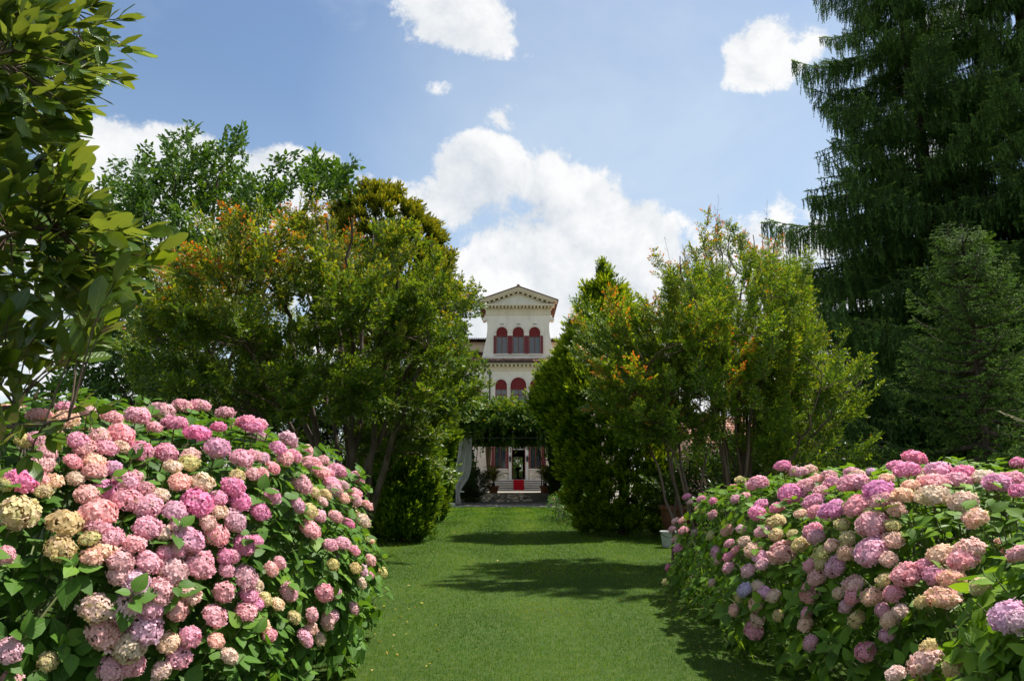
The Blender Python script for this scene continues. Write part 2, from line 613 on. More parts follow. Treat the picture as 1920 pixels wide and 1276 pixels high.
def petal_mat():
    m, t, o = new_mat('petal')
    oi = t.n('ShaderNodeObjectInfo')
    ti = attr(t, 'tint')
    # tint: 0 fresh floret of the head's own colour, 1 young cream-green floret
    young = t.mix(oi.outputs['Random'], (0.60, 0.50, 0.19), (0.62, 0.42, 0.30))
    f = t.sstep(ti, 0.45, 1.0)
    col = t.mix(t.m('MULTIPLY', f, 0.8), oi.outputs['Color'], young)
    v = attr(t, 'vv')
    hv = t.n('ShaderNodeHueSaturation')
    t.l(col, hv.inputs['Color'])
    t.l(t.m('MULTIPLY_ADD', v, 0.34, 0.82), hv.inputs['Value'])
    t.l(t.m('MULTIPLY_ADD', v, -0.25, 1.14), hv.inputs['Saturation'])
    col = hv.outputs[0]
    p = principled(t, col, 0.6, 0.2)
    tr = t.n('ShaderNodeBsdfTranslucent')
    t.l(col, tr.inputs['Color'])
    mx = t.n('ShaderNodeMixShader')
    mx.inputs[0].default_value = 0.42
    t.l(p.outputs[0], mx.inputs[1])
    t.l(tr.outputs[0], mx.inputs[2])
    t.l(mx.outputs[0], o.inputs[0])
    return m


M_petal = petal_mat()
M_pedicel = plain_mat('pedicel', (0.12, 0.14, 0.05), (0.22, 0.12, 0.10), 30.0, 0.7, 0.2)


def plaster(name, c1, c2, c3):
    m, t, o = new_mat(name)
    pos = t.n('ShaderNodeTexCoord').outputs['Object']
    mp_ = t.n('ShaderNodeMapping')
    mp_.inputs['Scale'].default_value = (1.6, 1.6, 0.35)
    t.l(pos, mp_.inputs['Vector'])
    a = t.sstep(t.noise(pos, 0.9, 8.0, 0.62), 0.35, 0.7)
    b = t.sstep(t.noise(mp_.outputs[0], 1.7, 7.0, 0.65), 0.5, 0.78)
    c = t.mix(a, c1, c2)
    c = t.mix(t.m('MULTIPLY', b, 0.6), c, c3)
    p = principled(t, c, 0.85, 0.2)
    bp = t.n('ShaderNodeBump')
    bp.inputs['Strength'].default_value = 0.25
    bp.inputs['Distance'].default_value = 0.02
    t.l(t.noise(pos, 26.0, 4.0), bp.inputs['Height'])
    t.l(bp.outputs[0], p.inputs['Normal'])
    t.l(p.outputs[0], o.inputs[0])
    return m


M_plaster = plaster('cream_plaster', (0.78, 0.72, 0.60), (0.84, 0.79, 0.67), (0.60, 0.55, 0.45))
M_plaster_warm = plaster('warm_plaster', (0.70, 0.58, 0.45), (0.76, 0.66, 0.52), (0.55, 0.46, 0.36))
M_trim = plaster('cream_trim', (0.68, 0.61, 0.44), (0.74, 0.67, 0.50), (0.50, 0.44, 0.32))
M_stone = plaster('white_stone', (0.70, 0.64, 0.55), (0.78, 0.72, 0.63), (0.42, 0.40, 0.36))
M_pinkwall = plaster('pink_plaster', (0.60, 0.36, 0.27), (0.66, 0.43, 0.33), (0.45, 0.28, 0.22))
M_red = plain_mat('red_shutter_paint', (0.15, 0.016, 0.022), (0.20, 0.026, 0.030), 6.0, 0.5, 0.4)
M_redblind = plain_mat('red_blind', (0.17, 0.016, 0.016), (0.23, 0.026, 0.024), 5.0, 0.6, 0.3)
M_wood = plain_mat('red_brown_wood', (0.16, 0.035, 0.018), (0.22, 0.06, 0.03), 6.0, 0.45, 0.4)
M_carpet = plain_mat('red_carpet', (0.40, 0.008, 0.016), (0.46, 0.014, 0.022), 30.0, 0.95, 0.1)
M_glass = plain_mat('window_glass', (0.030, 0.042, 0.050), (0.05, 0.06, 0.065), 2.0, 0.06, 0.9)
M_iron = plain_mat('dark_iron', (0.018, 0.018, 0.018), (0.035, 0.03, 0.027), 9.0, 0.5, 0.5)
M_pipe = plain_mat('dark_pipe', (0.03, 0.028, 0.026), (0.045, 0.04, 0.036), 9.0, 0.5, 0.4)
M_interior = plain_mat('dark_interior', (0.05, 0.04, 0.032), (0.07, 0.055, 0.045), 2.0, 0.8, 0.2)
M_terracotta = plain_mat('terracotta', (0.36, 0.13, 0.065), (0.44, 0.19, 0.10), 9.0, 0.8, 0.2, bump=0.3)
M_darkpot = plain_mat('dark_terracotta', (0.12, 0.045, 0.028), (0.17, 0.07, 0.04), 9.0, 0.8, 0.2, bump=0.3)
M_zinc = plain_mat('grey_zinc', (0.42, 0.43, 0.42), (0.55, 0.55, 0.53), 9.0, 0.5, 0.4, bump=0.1)
M_soil = plain_mat('soil', (0.03, 0.022, 0.015), (0.06, 0.045, 0.03), 12.0, 0.95, 0.1, bump=0.6)


def tile_mat():
    m, t, o = new_mat('roof_tile')
    geo = t.n('ShaderNodeNewGeometry')
    ob = t.n('ShaderNodeTexCoord').outputs['Object']
    r = geo.outputs['Random Per Island']
    col = t.ramp(r, [(0.0, (0.22, 0.10, 0.065)), (0.4, (0.36, 0.17, 0.11)), (0.75, (0.46, 0.26, 0.18)), (1.0, (0.55, 0.38, 0.29))])
    f = t.sstep(t.noise(ob, 3.0, 7.0, 0.7), 0.45, 0.75)
    col = t.mix(t.m('MULTIPLY', f, 0.6), col, (0.14, 0.115, 0.095))
    p = principled(t, col, 0.85, 0.2)
    t.l(p.outputs[0], o.inputs[0])
    return m


M_tile = tile_mat()
M_oldtile = plain_mat('aged_tile', (0.16, 0.095, 0.07), (0.24, 0.15, 0.11), 5.0, 0.85, 0.2)
M_riser = plaster('dark_stone', (0.26, 0.21, 0.16), (0.34, 0.28, 0.22), (0.18, 0.15, 0.12))  # risers coloured darker and browner than the treads


def curtain_mat(name, col, trans):
    m, t, o = new_mat(name)
    d = principled(t, col, 0.9, 0.1)
    tr = t.n('ShaderNodeBsdfTranslucent')
    tr.inputs['Color'].default_value = (col[0], col[1], col[2], 1)
    mx = t.n('ShaderNodeMixShader')
    mx.inputs[0].default_value = trans
    t.l(d.outputs[0], mx.inputs[1])
    t.l(tr.outputs[0], mx.inputs[2])
    t.l(mx.outputs[0], o.inputs[0])
    return m


M_curtain = curtain_mat('white_voile', (0.82, 0.80, 0.76), 0.6)
M_drape = curtain_mat('beige_drape', (0.50, 0.43, 0.33), 0.3)


def ground_mat(name, cols, scales, bump=0.4, bdist=0.02, bscale=60.0, rough=0.95):
    m, t, o = new_mat(name)
    pos = t.n('ShaderNodeTexCoord').outputs['Object']
    a = t.noise(pos, scales[0], 6.0, 0.6)
    b = t.noise(pos, scales[1], 5.0, 0.6)
    c = t.mix(t.sstep(a, 0.3, 0.7), cols[0], cols[1])
    c = t.mix(t.sstep(b, 0.42, 0.7), c, cols[2])
    p = principled(t, c, rough, 0.15)
    bp = t.n('ShaderNodeBump')
    bp.inputs['Strength'].default_value = bump
    bp.inputs['Distance'].default_value = bdist
    t.l(t.noise(pos, bscale, 4.0, 0.7), bp.inputs['Height'])
    t.l(bp.outputs[0], p.inputs['Normal'])
    t.l(p.outputs[0], o.inputs[0])
    return m


M_lawn = ground_mat('lawn_turf', ((0.030, 0.060, 0.010), (0.045, 0.085, 0.014), (0.060, 0.090, 0.020)), (0.5, 9.0), 0.5, 0.03, 90)
M_field = ground_mat('garden_ground', ((0.030, 0.050, 0.014), (0.045, 0.066, 0.020), (0.05, 0.045, 0.025)), (0.1, 2.0), 0.4, 0.03, 30)
M_gravel = ground_mat('pale_gravel', ((0.27, 0.245, 0.20), (0.36, 0.33, 0.28), (0.20, 0.185, 0.15)), (0.6, 40.0), 0.6, 0.03, 55)

# ------------------------------------------------------------------ ground, lawn, court
def sheet(name, pts, z, mat, kind='structure'):
    me = bpy.data.meshes.new(name)
    me.from_pydata([(x, y, z) for x, y in pts], [], [tuple(range(len(pts)))])
    me.materials.append(mat)
    me.update()
    o = link(name, me)
    o['kind'] = kind
    return o


sheet('ground', [(-900, -300), (900, -300), (900, 1500), (-900, 1500)], 0.0, M_field)
LAWN_END = 32.6
lawn_edge = [(x, LAWN_END + 0.10 * math.sin(x * 2.1) + 0.05 * math.sin(x * 5.7)) for x in np.linspace(14, -14, 57)]
sheet('lawn', [(-14, -6), (14, -6)] + lawn_edge, 0.008, M_lawn)
court_edge = [(x, LAWN_END - 0.4) for x in (-13, 13)]
sheet('gravel_court', court_edge + [(13, 59.5), (-13, 59.5)], 0.004, M_gravel)
sheet('back_court', [(-13, 72), (13, 72), (13, 95), (-13, 95)], 0.004, M_gravel)

# ------------------------------------------------------------------ villa
VY = 60.0
VX = float(at(972, 720, VY)[0])


def zz(py):
    return float(at(972, py, VY)[2])


def XX(px, py):
    return float(at(px, py, VY)[0]) - VX


villa = thing('villa', 'cream plaster villa with gabled attic, arched red shuttered windows and open front door', 'villa', (VX, VY, 0))


def wall_row(p, x0, x1, z0, z1, y, ops, thick=0.28):
    x = x0
    for (xc, wd, zb, zt, arched) in ops:
        a, b = xc - wd / 2, xc + wd / 2
        if a > x + 1e-4:
            p.quad((x, y, z0), (a, y, z0), (a, y, z1), (x, y, z1))
        if zb > z0 + 1e-4:
            p.quad((a, y, z0), (b, y, z0), (b, y, zb), (a, y, zb))
        if arched:
            r = wd / 2
            zs = zt - r
            arc = [(xc - r * math.cos(math.pi * k / 14), zs + r * math.sin(math.pi * k / 14)) for k in range(15)]
        else:
            zs = zt
            arc = [(a, zt), (b, zt)]
        for (p0, p1) in zip(arc[:-1], arc[1:]):
            p.quad((p0[0], y, p0[1]), (p1[0], y, p1[1]), (p1[0], y, z1), (p0[0], y, z1))
            p.quad((p0[0], y, p0[1]), (p0[0], y + thick, p0[1]), (p1[0], y + thick, p1[1]), (p1[0], y, p1[1]))
        p.quad((a, y, zb), (a, y + thick, zb), (a, y + thick, zs), (a, y, zs))
        p.quad((b, y, zb), (b, y, zs), (b, y + thick, zs), (b, y + thick, zb))
        p.quad((a, y, zb), (b, y, zb), (b, y + thick, zb), (a, y + thick, zb))
        x = b
    if x1 > x + 1e-4:
        p.quad((x, y, z0), (x1, y, z0), (x1, y, z1), (x, y, z1))


def half_disc(xc, zs, r, y, ri=0.0, depth=0.03, n=14):
    """half disc or half ring standing in the XZ plane, with depth"""
    p = Poly()
    if ri <= 0:
        prof = [(xc + r * math.cos(math.pi * k / n), zs + r * math.sin(math.pi * k / n)) for k in range(n + 1)]
        p.prism(prof, y, y + depth)
    else:
        for k in range(n):
            a0, a1 = math.pi * k / n, math.pi * (k + 1) / n
            q = [(xc + rr * math.cos(a), zs + rr * math.sin(a)) for rr, a in ((ri, a0), (r, a0), (r, a1), (ri, a1))]
            p.prism(q, y, y + depth)
    return p


def window(xc, wd, zb, zt, y, blind_z, shutters=0.0, panes=2, transom=None, shutter_top=None, shutter_bot=None, moulding=True, sill=True, name='window'):
    r = wd / 2
    zs = zt - r
    fr = Poly()
    b = 0.055
    a0, a1 = xc - r + 0.004, xc + r - 0.004
    yb = y + 0.16
    top = blind_z if blind_z else zt
    fr.box(a0, a0 + b, yb, yb + .08, zb, top)
    fr.box(a1 - b, a1, yb, yb + .08, zb, top)
    fr.box(a0 + b, a1 - b, yb, yb + .08, top - b, top - 0.002)
    fr.box(a0 + b, a1 - b, yb, yb + .08, zb + .001, zb + b)
    fr.box(xc - b * .55, xc + b * .55, yb - .01, yb + .07, zb + b, top - b)
    zsp = [zb + b] + ([transom] if transom else []) + [top - b]
    if transom:
        fr.box(a0 + b, a1 - b, yb - .012, yb + .072, transom - b * .5, transom + b * .5)
    f = fr.obj(name, M_wood, villa)
    xs = [(a0 + b, xc - b * .5), (xc + b * .5, a1 - b)]
    for i in range(len(zsp) - 1):
        for (xa, xb_) in xs:
            Poly().box(xa, xb_, yb + .03, yb + .05, zsp[i], zsp[i + 1]).obj('pane', M_glass, f)
    if blind_z:
        bl = half_disc(xc, zs, r - .004, y + .10, 0, .05)
        if zs > blind_z:
            bl.box(a0, a1, y + .105, y + .15, blind_z, zs - .002)
        k = blind_z + .14
        while k < zt - .12:      # raised slats of the blind
            hw = r - .02 if k < zs else math.sqrt(max((r - .02) ** 2 - (k - zs) ** 2, 1e-4))
            bl.box(xc - hw, xc + hw, y + .085, y + .1045, k, k + .035)
            k += .09
        bl.obj('blind', M_redblind, f)
    if moulding:
        mo = half_disc(xc, zs, r + .13, y - .05, r + .002, .055)
        mo.obj('arch_moulding', M_stone, f)
    if sill:
        Poly().box(xc - r - .12, xc + r + .12, y - .12, y + .05, zb - .12, zb - .003).obj('sill', M_stone, f)
    if shutters:
        st = shutter_top or blind_z
        sb = shutter_bot or zb
        for sgn in (-1, 1):
            s = Poly()
            e0 = xc + sgn * (r + .012)
            e1 = xc + sgn * (r + .012 + shutters)
            xa, xb_ = min(e0, e1), max(e0, e1)
            s.box(xa, xa + .045, y - .075, y - .02, sb, st)
            s.box(xb_ - .045, xb_, y - .075, y - .02, sb, st)
            nb = max(int((st - sb) / .11), 3)
            for q in range(nb):
                za = sb + (st - sb) * q / nb
                s.box(xa + .045, xb_ - .045, y - .066, y - .028, za + .012, za + (st - sb) / nb)
            s.obj('shutter', M_red, f)
    return f


XL = 8.0
# --- ground floor and first floor share one front plane (local y = 0)
z_floor = zz(898.3)
z_mid = 6.35
z_fr = zz(695)
door_w = 1.10
door_t = zz(842.5)
gw = [XX(938, 855), XX(1004.6, 855)]
g_zb, g_zt = zz(878), zz(832)
p = Poly()
wall_row(p, -XL, XL, 0, z_mid, 0.0, [(gw[0], .92, g_zb, g_zt, False), (0.0, door_w, z_floor, door_t + .45, False), (gw[1], .92, g_zb, g_zt, False)], .35)
p.obj('ground_floor_wall', M_plaster_warm, villa)
for gx in gw:
    window(gx, .92, g_zb, g_zt, 0.0, None, shutters=.30, shutter_top=g_zt, moulding=False)
# base band, jambs, door leaves, fanlight
Poly().box(-2.2, -.86, -.09, -.003, .0, g_zb - .16).box(.86, 2.2, -.09, -.003, .0, g_zb - .16).obj('base_band', M_plaster_warm, villa, bevel=.015)
door = Poly().box(-door_w / 2 - .24, -door_w / 2 - .002, -.11, -.002, z_floor - .05, door_t + .50).box(door_w / 2 + .002, door_w / 2 + .24, -.11, -.002, z_floor - .05, door_t + .50) \
    .box(-door_w / 2 - .34, door_w / 2 + .34, -.16, -.002, door_t + .502, door_t + .78).obj('doorway', M_stone, villa)
for s in (-1, 1):
    leaf = Poly()
    xa = s * (door_w / 2 - .045)
    leaf.box(min(xa, xa + s * .04), max(xa, xa + s * .04), .05, .58, z_floor + .01, door_t - .01)
    for q in range(3):
        za = z_floor + .15 + q * .82
        leaf.box(min(xa, xa - s * .02), max(xa, xa - s * .02) - .001, .12, .50, za, za + .68)
    leaf.obj('door_leaf', M_wood, door)
fan = Poly().box(-door_w / 2 + .003, door_w / 2 - .003, .12, .17, door_t, door_t + .06).box(-door_w / 2 + .003, door_w / 2 - .003, .12, .17, door_t + .39, door_t + .447)
for k in range(4):
    x = -door_w / 2 + door_w * (k + .5) / 4
    fan.box(x - .015, x + .015, .13, .16, door_t + .06, door_t + .39)
fan.obj('fanlight', M_stone, door)
# lanterns each side of the door
for px in (956.5, 988.5):
    lx = XX(px, 860)
    lz = zz(860)
    ln = Poly().cyl(lx, -.22, lz - .22, lz + .12, .07, .10, 6).cyl(lx, -.22, lz + .121, lz + .24, .12, .02, 6).box(lx - .012, lx + .012, -.21, -.003, lz + .27, lz + .30).box(lx - .012, lx + .012, -.232, -.208, lz + .24, lz + .30)
    ln.obj('wall_lantern', M_iron, villa)
# hall seen through the open door
hall = Poly()
hw, hd, hz = 1.5, 12.6, z_floor + 3.5
hall.quad((-hw, .36, z_floor - .004), (hw, .36, z_floor - .004), (hw, hd, z_floor - .004), (-hw, hd, z_floor - .004))
hall.quad((-hw, .36, z_floor), (-hw, hd, z_floor), (-hw, hd, hz), (-hw, .36, hz))
hall.quad((hw, .36, z_floor), (hw, .36, hz), (hw, hd, hz), (hw, hd, z_floor))
hall.quad((-hw, .36, hz), (-hw, hd, hz), (hw, hd, hz), (hw, .36, hz))
wall_row(hall, -hw, hw, z_floor, hz, hd, [(0.02, .98, z_floor + .001, z_floor + 2.0, False)], .3)
hall.obj('entrance_hall', M_interior, villa)

# --- first floor: three-light arched window
sb = zz(770)
fw = [(-XX(1004.5, 730), .94), (0.0, 1.28), (XX(1004.5, 730), .94)]
ft = [zz(710.8), zz(707), zz(710.8)]
p = Poly()
ops = [(-4.0, .95, sb, zz(716), False)]
ops += [(xc, wd, sb, t, True) for (xc, wd), t in zip(fw, ft)]
ops += [(4.0, .95, sb, zz(716), False)]
wall_row(p, -XL, XL, z_mid, z_fr, 0.0, ops)
p.obj('first_floor_wall', M_plaster, villa)
bz = zz(728.6)
for (xc, wd), t in zip(fw, ft):
    window(xc, wd, sb, t, 0.0, bz, transom=zz(739.5), panes=2)
for xc in (-4.0, 4.0):
    window(xc, .95, sb, zz(716), 0.0, None, shutters=.46, shutter_top=zz(716), moulding=False)
# columns of the three-light window
zc = zz(723.5)
for xc in (-(fw[2][0] - .47 + .64) / 2, (fw[2][0] - .47 + .64) / 2):
    c = Poly().cyl(xc, -.08, sb, zc - .22, .085, .075, 12)
    c.box(xc - .13, xc + .13, -.19, .03, zc - .06, zc).box(xc - .10, xc + .10, -.17, .01, zc - .13, zc - .061).cyl(xc, -.08, zc - .22, zc - .131, .078, .10, 12)
    c.obj('column', M_stone, villa)
# downpipe
pp = Poly()
dx = XX(918.3, 720)
pp.cyl(dx, -.09, 0.05, z_fr + .05, .055, None, 8)
for z in (2.0, 4.5, 7.0):
    pp.box(dx - .07, dx + .07, -.16, -.003, z, z + .05)
pp.obj('downpipe', M_pipe, villa)

# --- entablature under the eave strip
z_e1 = zz(680.3)
ent = Poly().box(-XL - .05, XL + .05, -.06, .02, z_fr, z_fr + .14).box(-XL - .03, XL + .03, -.035, .02, z_fr + .141, z_e1 - .36) \
    .box(-XL - .12, XL + .12, -.16, .02, z_e1 - .359, z_e1 - .30).box(-XL - .25, XL + .25, -.40, .02, z_e1 - .14, z_e1 - .002)
ent.box(-XL, XL, .022, .30, z_fr + .002, z_e1 + .25).obj('entablature', M_trim, villa)
dn = Poly()
x = -XL
while x < XL:
    dn.box(x, x + .17, -.33, -.001, z_e1 - .298, z_e1 - .142)
    x += .335
tag(dn.obj('dentil_course', M_trim, villa), kind='stuff')
gut = Poly().box(-XL - .3, XL + .3, -.60, -.41, z_e1 - .03, z_e1 + .06)
gut.obj('gutter', M_iron, villa)


def tiles(x0, x1, y0, z0, y1, z1, pitch=.21, row=.42, skip=None):
    t = Tri()
    L = math.hypot(y1 - y0, z1 - z0)
    ey, ez = (y1 - y0) / L, (z1 - z0) / L
    ny, nz = -ez, ey
    if nz < 0:
        ny, nz = -ny, -nz
    nr = max(int(L / row), 1)
    nx = int((x1 - x0) / pitch)
    seg = 4
    for i in range(nx):
        xc = x0 + (i + .5) * pitch
        for j in range(nr):
            s0, s1 = j * L / nr - .04, (j + 1) * L / nr
            if skip and skip(xc, (s0 + s1) / 2 / L):
                continue
            V = []
            jx, jn = rng.normal(0, .008), rng.normal(0, .006)
            for s, r, lift in ((s0, pitch * .56, .035), (s1, pitch * .46, 0.0)):
                for k in range(seg + 1):
                    a = math.pi * k / seg
                    hx = r * math.cos(a) + jx
                    hn = r * .8 * math.sin(a) + lift + jn
                    V.append((xc + hx, y0 + ey * s + ny * hn, z0 + ez * s + nz * hn))
            F = []
            for k in range(seg):
                F += [(k, k + 1, seg + 2 + k), (k, seg + 2 + k, seg + 1 + k)]
            t.add(V, F)
        # pan between
        V = [(xc - pitch, y0 - .02 * ey, z0 - .02), (xc + pitch, y0 - .02 * ey, z0 - .02), (xc + pitch, y1, z1 - .02), (xc - pitch, y1, z1 - .02)]
    t.add([(x0 - .05, y0 + .01, z0 - .03), (x1 + .05, y0 + .01, z0 - .03), (x1 + .05, y1, z1 - .03), (x0 - .05, y1, z1 - .03)], [(0, 1, 2), (0, 2, 3)])
    return t


z_e2 = zz(673)
t = tiles(-XL - .3, XL + .3, -.52, z_e1 + .03, .40, z_e2 + .10)
tag(link('eave_tiles', t.mesh('eave_tiles', [M_tile], True), villa), kind='stuff')
# wings: main roof slope behind the eave, upper storey behind it
z_r2 = zz(648)
for sgn in (-1, 1):
    xa, xb_ = (-XL - .3, -2.95) if sgn < 0 else (2.95, XL + .3)
    t = tiles(xa, xb_, .42, z_e2 + .12, 4.2, z_r2 + .1)
    tag(link('wing_roof', t.mesh('wing_roof', [M_tile], True), villa), kind='stuff')
z_w2 = zz(629)
for s in (-1, 1):
    Poly().box(min(s * 6.6, s * 2.6), max(s * 6.6, s * 2.6), 4.0, 12, z_r2 - .3, z_w2).obj('upper_wall', M_plaster_warm, villa)
for s in (-1, 1):
    Poly().box(min(s * 6.8, s * 2.6), max(s * 6.8, s * 2.6), 3.8, 4.2, z_w2 + .002, z_w2 + .10).obj('upper_cornice', M_trim, villa)
z_rt = zz(611)
for sgn in (-1, 1):
    xa, xb_ = (-7.0, -2.2) if sgn < 0 else (2.2, 7.0)
    t = tiles(xa, xb_, 3.6, z_w2 + .10, 8.0, z_rt + .35)
    tag(link('upper_roof', t.mesh('upper_roof', [M_tile], True), villa), kind='stuff')
Poly().quad((-7, 8, z_rt + .33), (7, 8, z_rt + .33), (7, 12.4, z_w2), (-7, 12.4, z_w2)).quad((-7, 3.7, z_w2 + .05), (-7, 12.4, z_w2 + .05), (-7, 8, z_rt + .3), (-7, 8, z_rt + .3 - .01)) \
    .quad((7, 3.7, z_w2 + .05), (7, 12.4, z_w2 + .05), (7, 8, z_rt + .3), (7, 8, z_rt + .3 - .01)).obj('back_roof', M_tile, villa)
# side and back walls of the main block
sw = Poly().quad((-XL, 0, 0), (-XL, 12.9, 0), (-XL, 12.9, z_e2), (-XL, 0, z_e2)).quad((XL, 0, 0), (XL, 0, z_e2), (XL, 12.9, z_e2), (XL, 12.9, 0))
wall_row(sw, -XL, XL, 0, z_e2, 12.9, [(0.02, .99, z_floor, z_floor + 2.01, False)], .05)
sw.quad((-XL, 4.2, z_e2), (XL, 4.2, z_e2), (XL, 12.9, z_e2), (-XL, 12.9, z_e2))
sw.obj('side_wall', M_plaster, villa)

# --- attic
AY = 0.30
za0, za1 = zz(673), zz(589)
aw = XX(1030, 620)
aop = []
a_zb, a_zt, a_bz = zz(661.8), zz(611.2), zz(628.5)
axs = [-XX(1002.8, 640), 0.0, XX(1002.8, 640)]
for xc in axs:
    aop.append((xc, .93, a_zb, a_zt, True))
p = Poly()
wall_row(p, -aw, aw, za0, za1, AY, aop, .25)
for s in (-1, 1):
    p.quad((s * aw, AY, za0), (s * aw, 8, za0), (s * aw, 8, za1), (s * aw, AY, za1))
p.quad((-aw, 7.9, za0), (aw, 7.9, za0), (aw, 7.9, za1 + 2), (-aw, 7.9, za1 + 2))
p.obj('attic_wall', M_plaster, villa)
for xc in axs:
    f = window(xc, .93, a_zb, a_zt, AY, a_bz, shutters=.205, shutter_top=a_bz + .02, moulding=True)
    Poly().box(xc - .16, xc + .16, AY - .02, AY - .003, zz(606.6), zz(606.6) + .045).obj('vent', M_pipe, f)
# curved side buttresses with scrolls
for s in (-1, 1):
    pts = []
    for py, px in ((673, 1042), (664, 1039), (650, 1036), (635, 1032.6), (620, 1030.4), (608, 1030), (600, 1031.5), (594, 1034), (589.2, 1036)):
        pts.append((s * (XX(px, py)), zz(py)))
    prof = [(s * (aw + .004), zz(673))] + pts + [(s * (aw + .004), zz(589.2))]
    if s < 0:
        prof = prof[::-1]
    q = Poly().prism(prof, AY + .01, AY + .6)
    sx_, sz_ = s * XX(1036.0, 597), zz(597)
    pr = [(sx_ + .16 * math.cos(a), sz_ + .16 * math.sin(a)) for a in np.linspace(0, 2 * math.pi, 13)[:-1]]
    q.prism(pr, AY - .08, AY + .75)
    q.obj('scroll_buttress', M_plaster, villa)
Poly().box(-3.0, 3.0, AY - .10, AY - .003, za0 - .02, za0 + .30).obj('attic_plinth', M_stone, villa)
# entablature of the attic
eh = [(zz(589), zz(584.5), .06, 2.72), (zz(584.4), zz(577.8), .03, 2.70), (zz(577.7), zz(576.6), .12, 2.80), (zz(573), zz(569.7), .46, 3.02)]
e = Poly()
for z0, z1, dpt, hw in eh:
    e.box(-hw, hw, AY - dpt, AY + .6, z0, z1 - .002)
e.box(-2.6, 2.6, AY + .02, AY + .5, zz(576.59), zz(573.01)).obj('attic_entablature', M_trim, villa)
d = Poly()
x = -2.86
while x < 2.8:
    d.box(x, x + .15, AY - .38, AY - .05, zz(576.5), zz(573) - .004)
    x += .2945
tag(d.obj('attic_dentil_course', M_trim, villa), kind='stuff')
# pediment
zp0, zap = zz(569.6), zz(538.5)
hx = 3.22
slope = (zap - zp0 - .28) / hx
Poly().prism([(-2.75, zp0), (2.75, zp0), (0, zp0 + 2.75 * slope)], AY - .02, AY + .4).obj('tympanum', M_plaster, villa)
rk = Poly()
for s in (-1, 1):
    for (o0, o1, dpt) in ((.12, .28, .50), (-.02, .118, .42), (-.24, -.16, .10)):
        pr = [(s * hx, zp0 + o0), (s * hx, zp0 + o1), (0, zp0 + hx * slope + o1), (0, zp0 + hx * slope + o0)]
        if o0 < 0:
            pr[0], pr[1] = (s * (hx - .35), zp0 + .35 * slope + o0), (s * (hx - .35), zp0 + .35 * slope + o1)
        if s > 0:
            pr = pr[::-1]
        rk.prism(pr if s > 0 else pr, AY - dpt, AY + .3)
rk.obj('raking_cornice', M_trim, villa)
d = Poly()
for s in (-1, 1):
    for k in range(7):
        x = s * (k * .40 + (0.0 if k else 0.0))
        if s > 0 and k == 0:
            continue
        zt_ = zp0 + (hx - abs(x)) * slope - .025
        if zt_ - .16 < zp0 + .02:
            continue
        d.box(x - .085, x + .085, AY - .34, AY - .03, zt_ - .15, zt_ - .005)
tag(d.obj('pediment_dentils', M_trim, villa), kind='stuff')
rf = Poly()
for s in (-1, 1):
    rf.prism([(s * (hx + .12), zp0 + .285 - .12 * slope), (s * (hx + .12), zp0 + .37 - .12 * slope), (0, zp0 + hx * slope + .38), (0, zp0 + hx * slope + .288)][::(-1 if s > 0 else 1)], AY - .56, 8)
rf.box(-.12, .12, AY - .60, 8, zp0 + hx * slope + .36, zp0 + hx * slope + .46)
rf.obj('gable_roof', M_oldtile, villa)

# steps
gz = 0.004
zf = z_floor - .03
ns = 5
sw_ = [2.45, 2.35, 2.28, 2.22, 2.15]
for k in range(ns):
    y0 = -2.35 + k * .42
    z1 = zf * (k + 1) / ns
    z0 = zf * k / ns
    st_ = Poly().box(-sw_[k] - .03, sw_[k] + .03, y0 - .05, -.095, z1 - .05, z1).obj('step', M_stone, villa, bevel=.012)
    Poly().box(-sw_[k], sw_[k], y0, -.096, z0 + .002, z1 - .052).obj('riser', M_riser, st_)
Poly().box(-2.95, 2.95, -3.0, -2.39, 0.0, .05).obj('kerbstone', M_stone, villa)

# red runner on the steps
run = Poly()
hw = XX(982, 905)
prof = [(-2.95, .056)]
for k in range(ns):
    y0 = -2.35 + k * .42 - .045
    prof += [(y0, prof[-1][1]), (y0, zf * (k + 1) / ns + .012)]
prof += [(-.12, prof[-1][1])]
for (ya, za_), (yb, zb_) in zip(prof[1:-1], prof[2:]):
    if abs(ya - yb) < 1e-6:
        run.box(-hw, hw, ya - .012, ya, za_, zb_)
    else:
        run.box(-hw, hw, ya, yb, za_ - .01, za_ + .002)
o = run.obj('stair_runner', M_carpet, None, (VX, VY, 0))
tag(o, 'red carpet running up the middle of the villa steps', 'carpet')

# urn standing in the hall, dark against the back door
t_ = thing('pedestal_urn', 'dark urn on a tall stand seen through the open villa door', 'urn', (VX + .02, VY + 9.0, z_floor))
Poly().lathe([(.30, 0), (.30, .05), (.10, .10), (.07, .40), (.10, .46), (.34, .50), (.34, .53), (.08, .56)], 16).obj('stand', M_iron, t_)
Poly().lathe([(.10, .555), (.06, .62), (.10, .68), (.26, .82), (.30, .95), (.25, .99)], 16).obj('bowl', M_iron, t_)

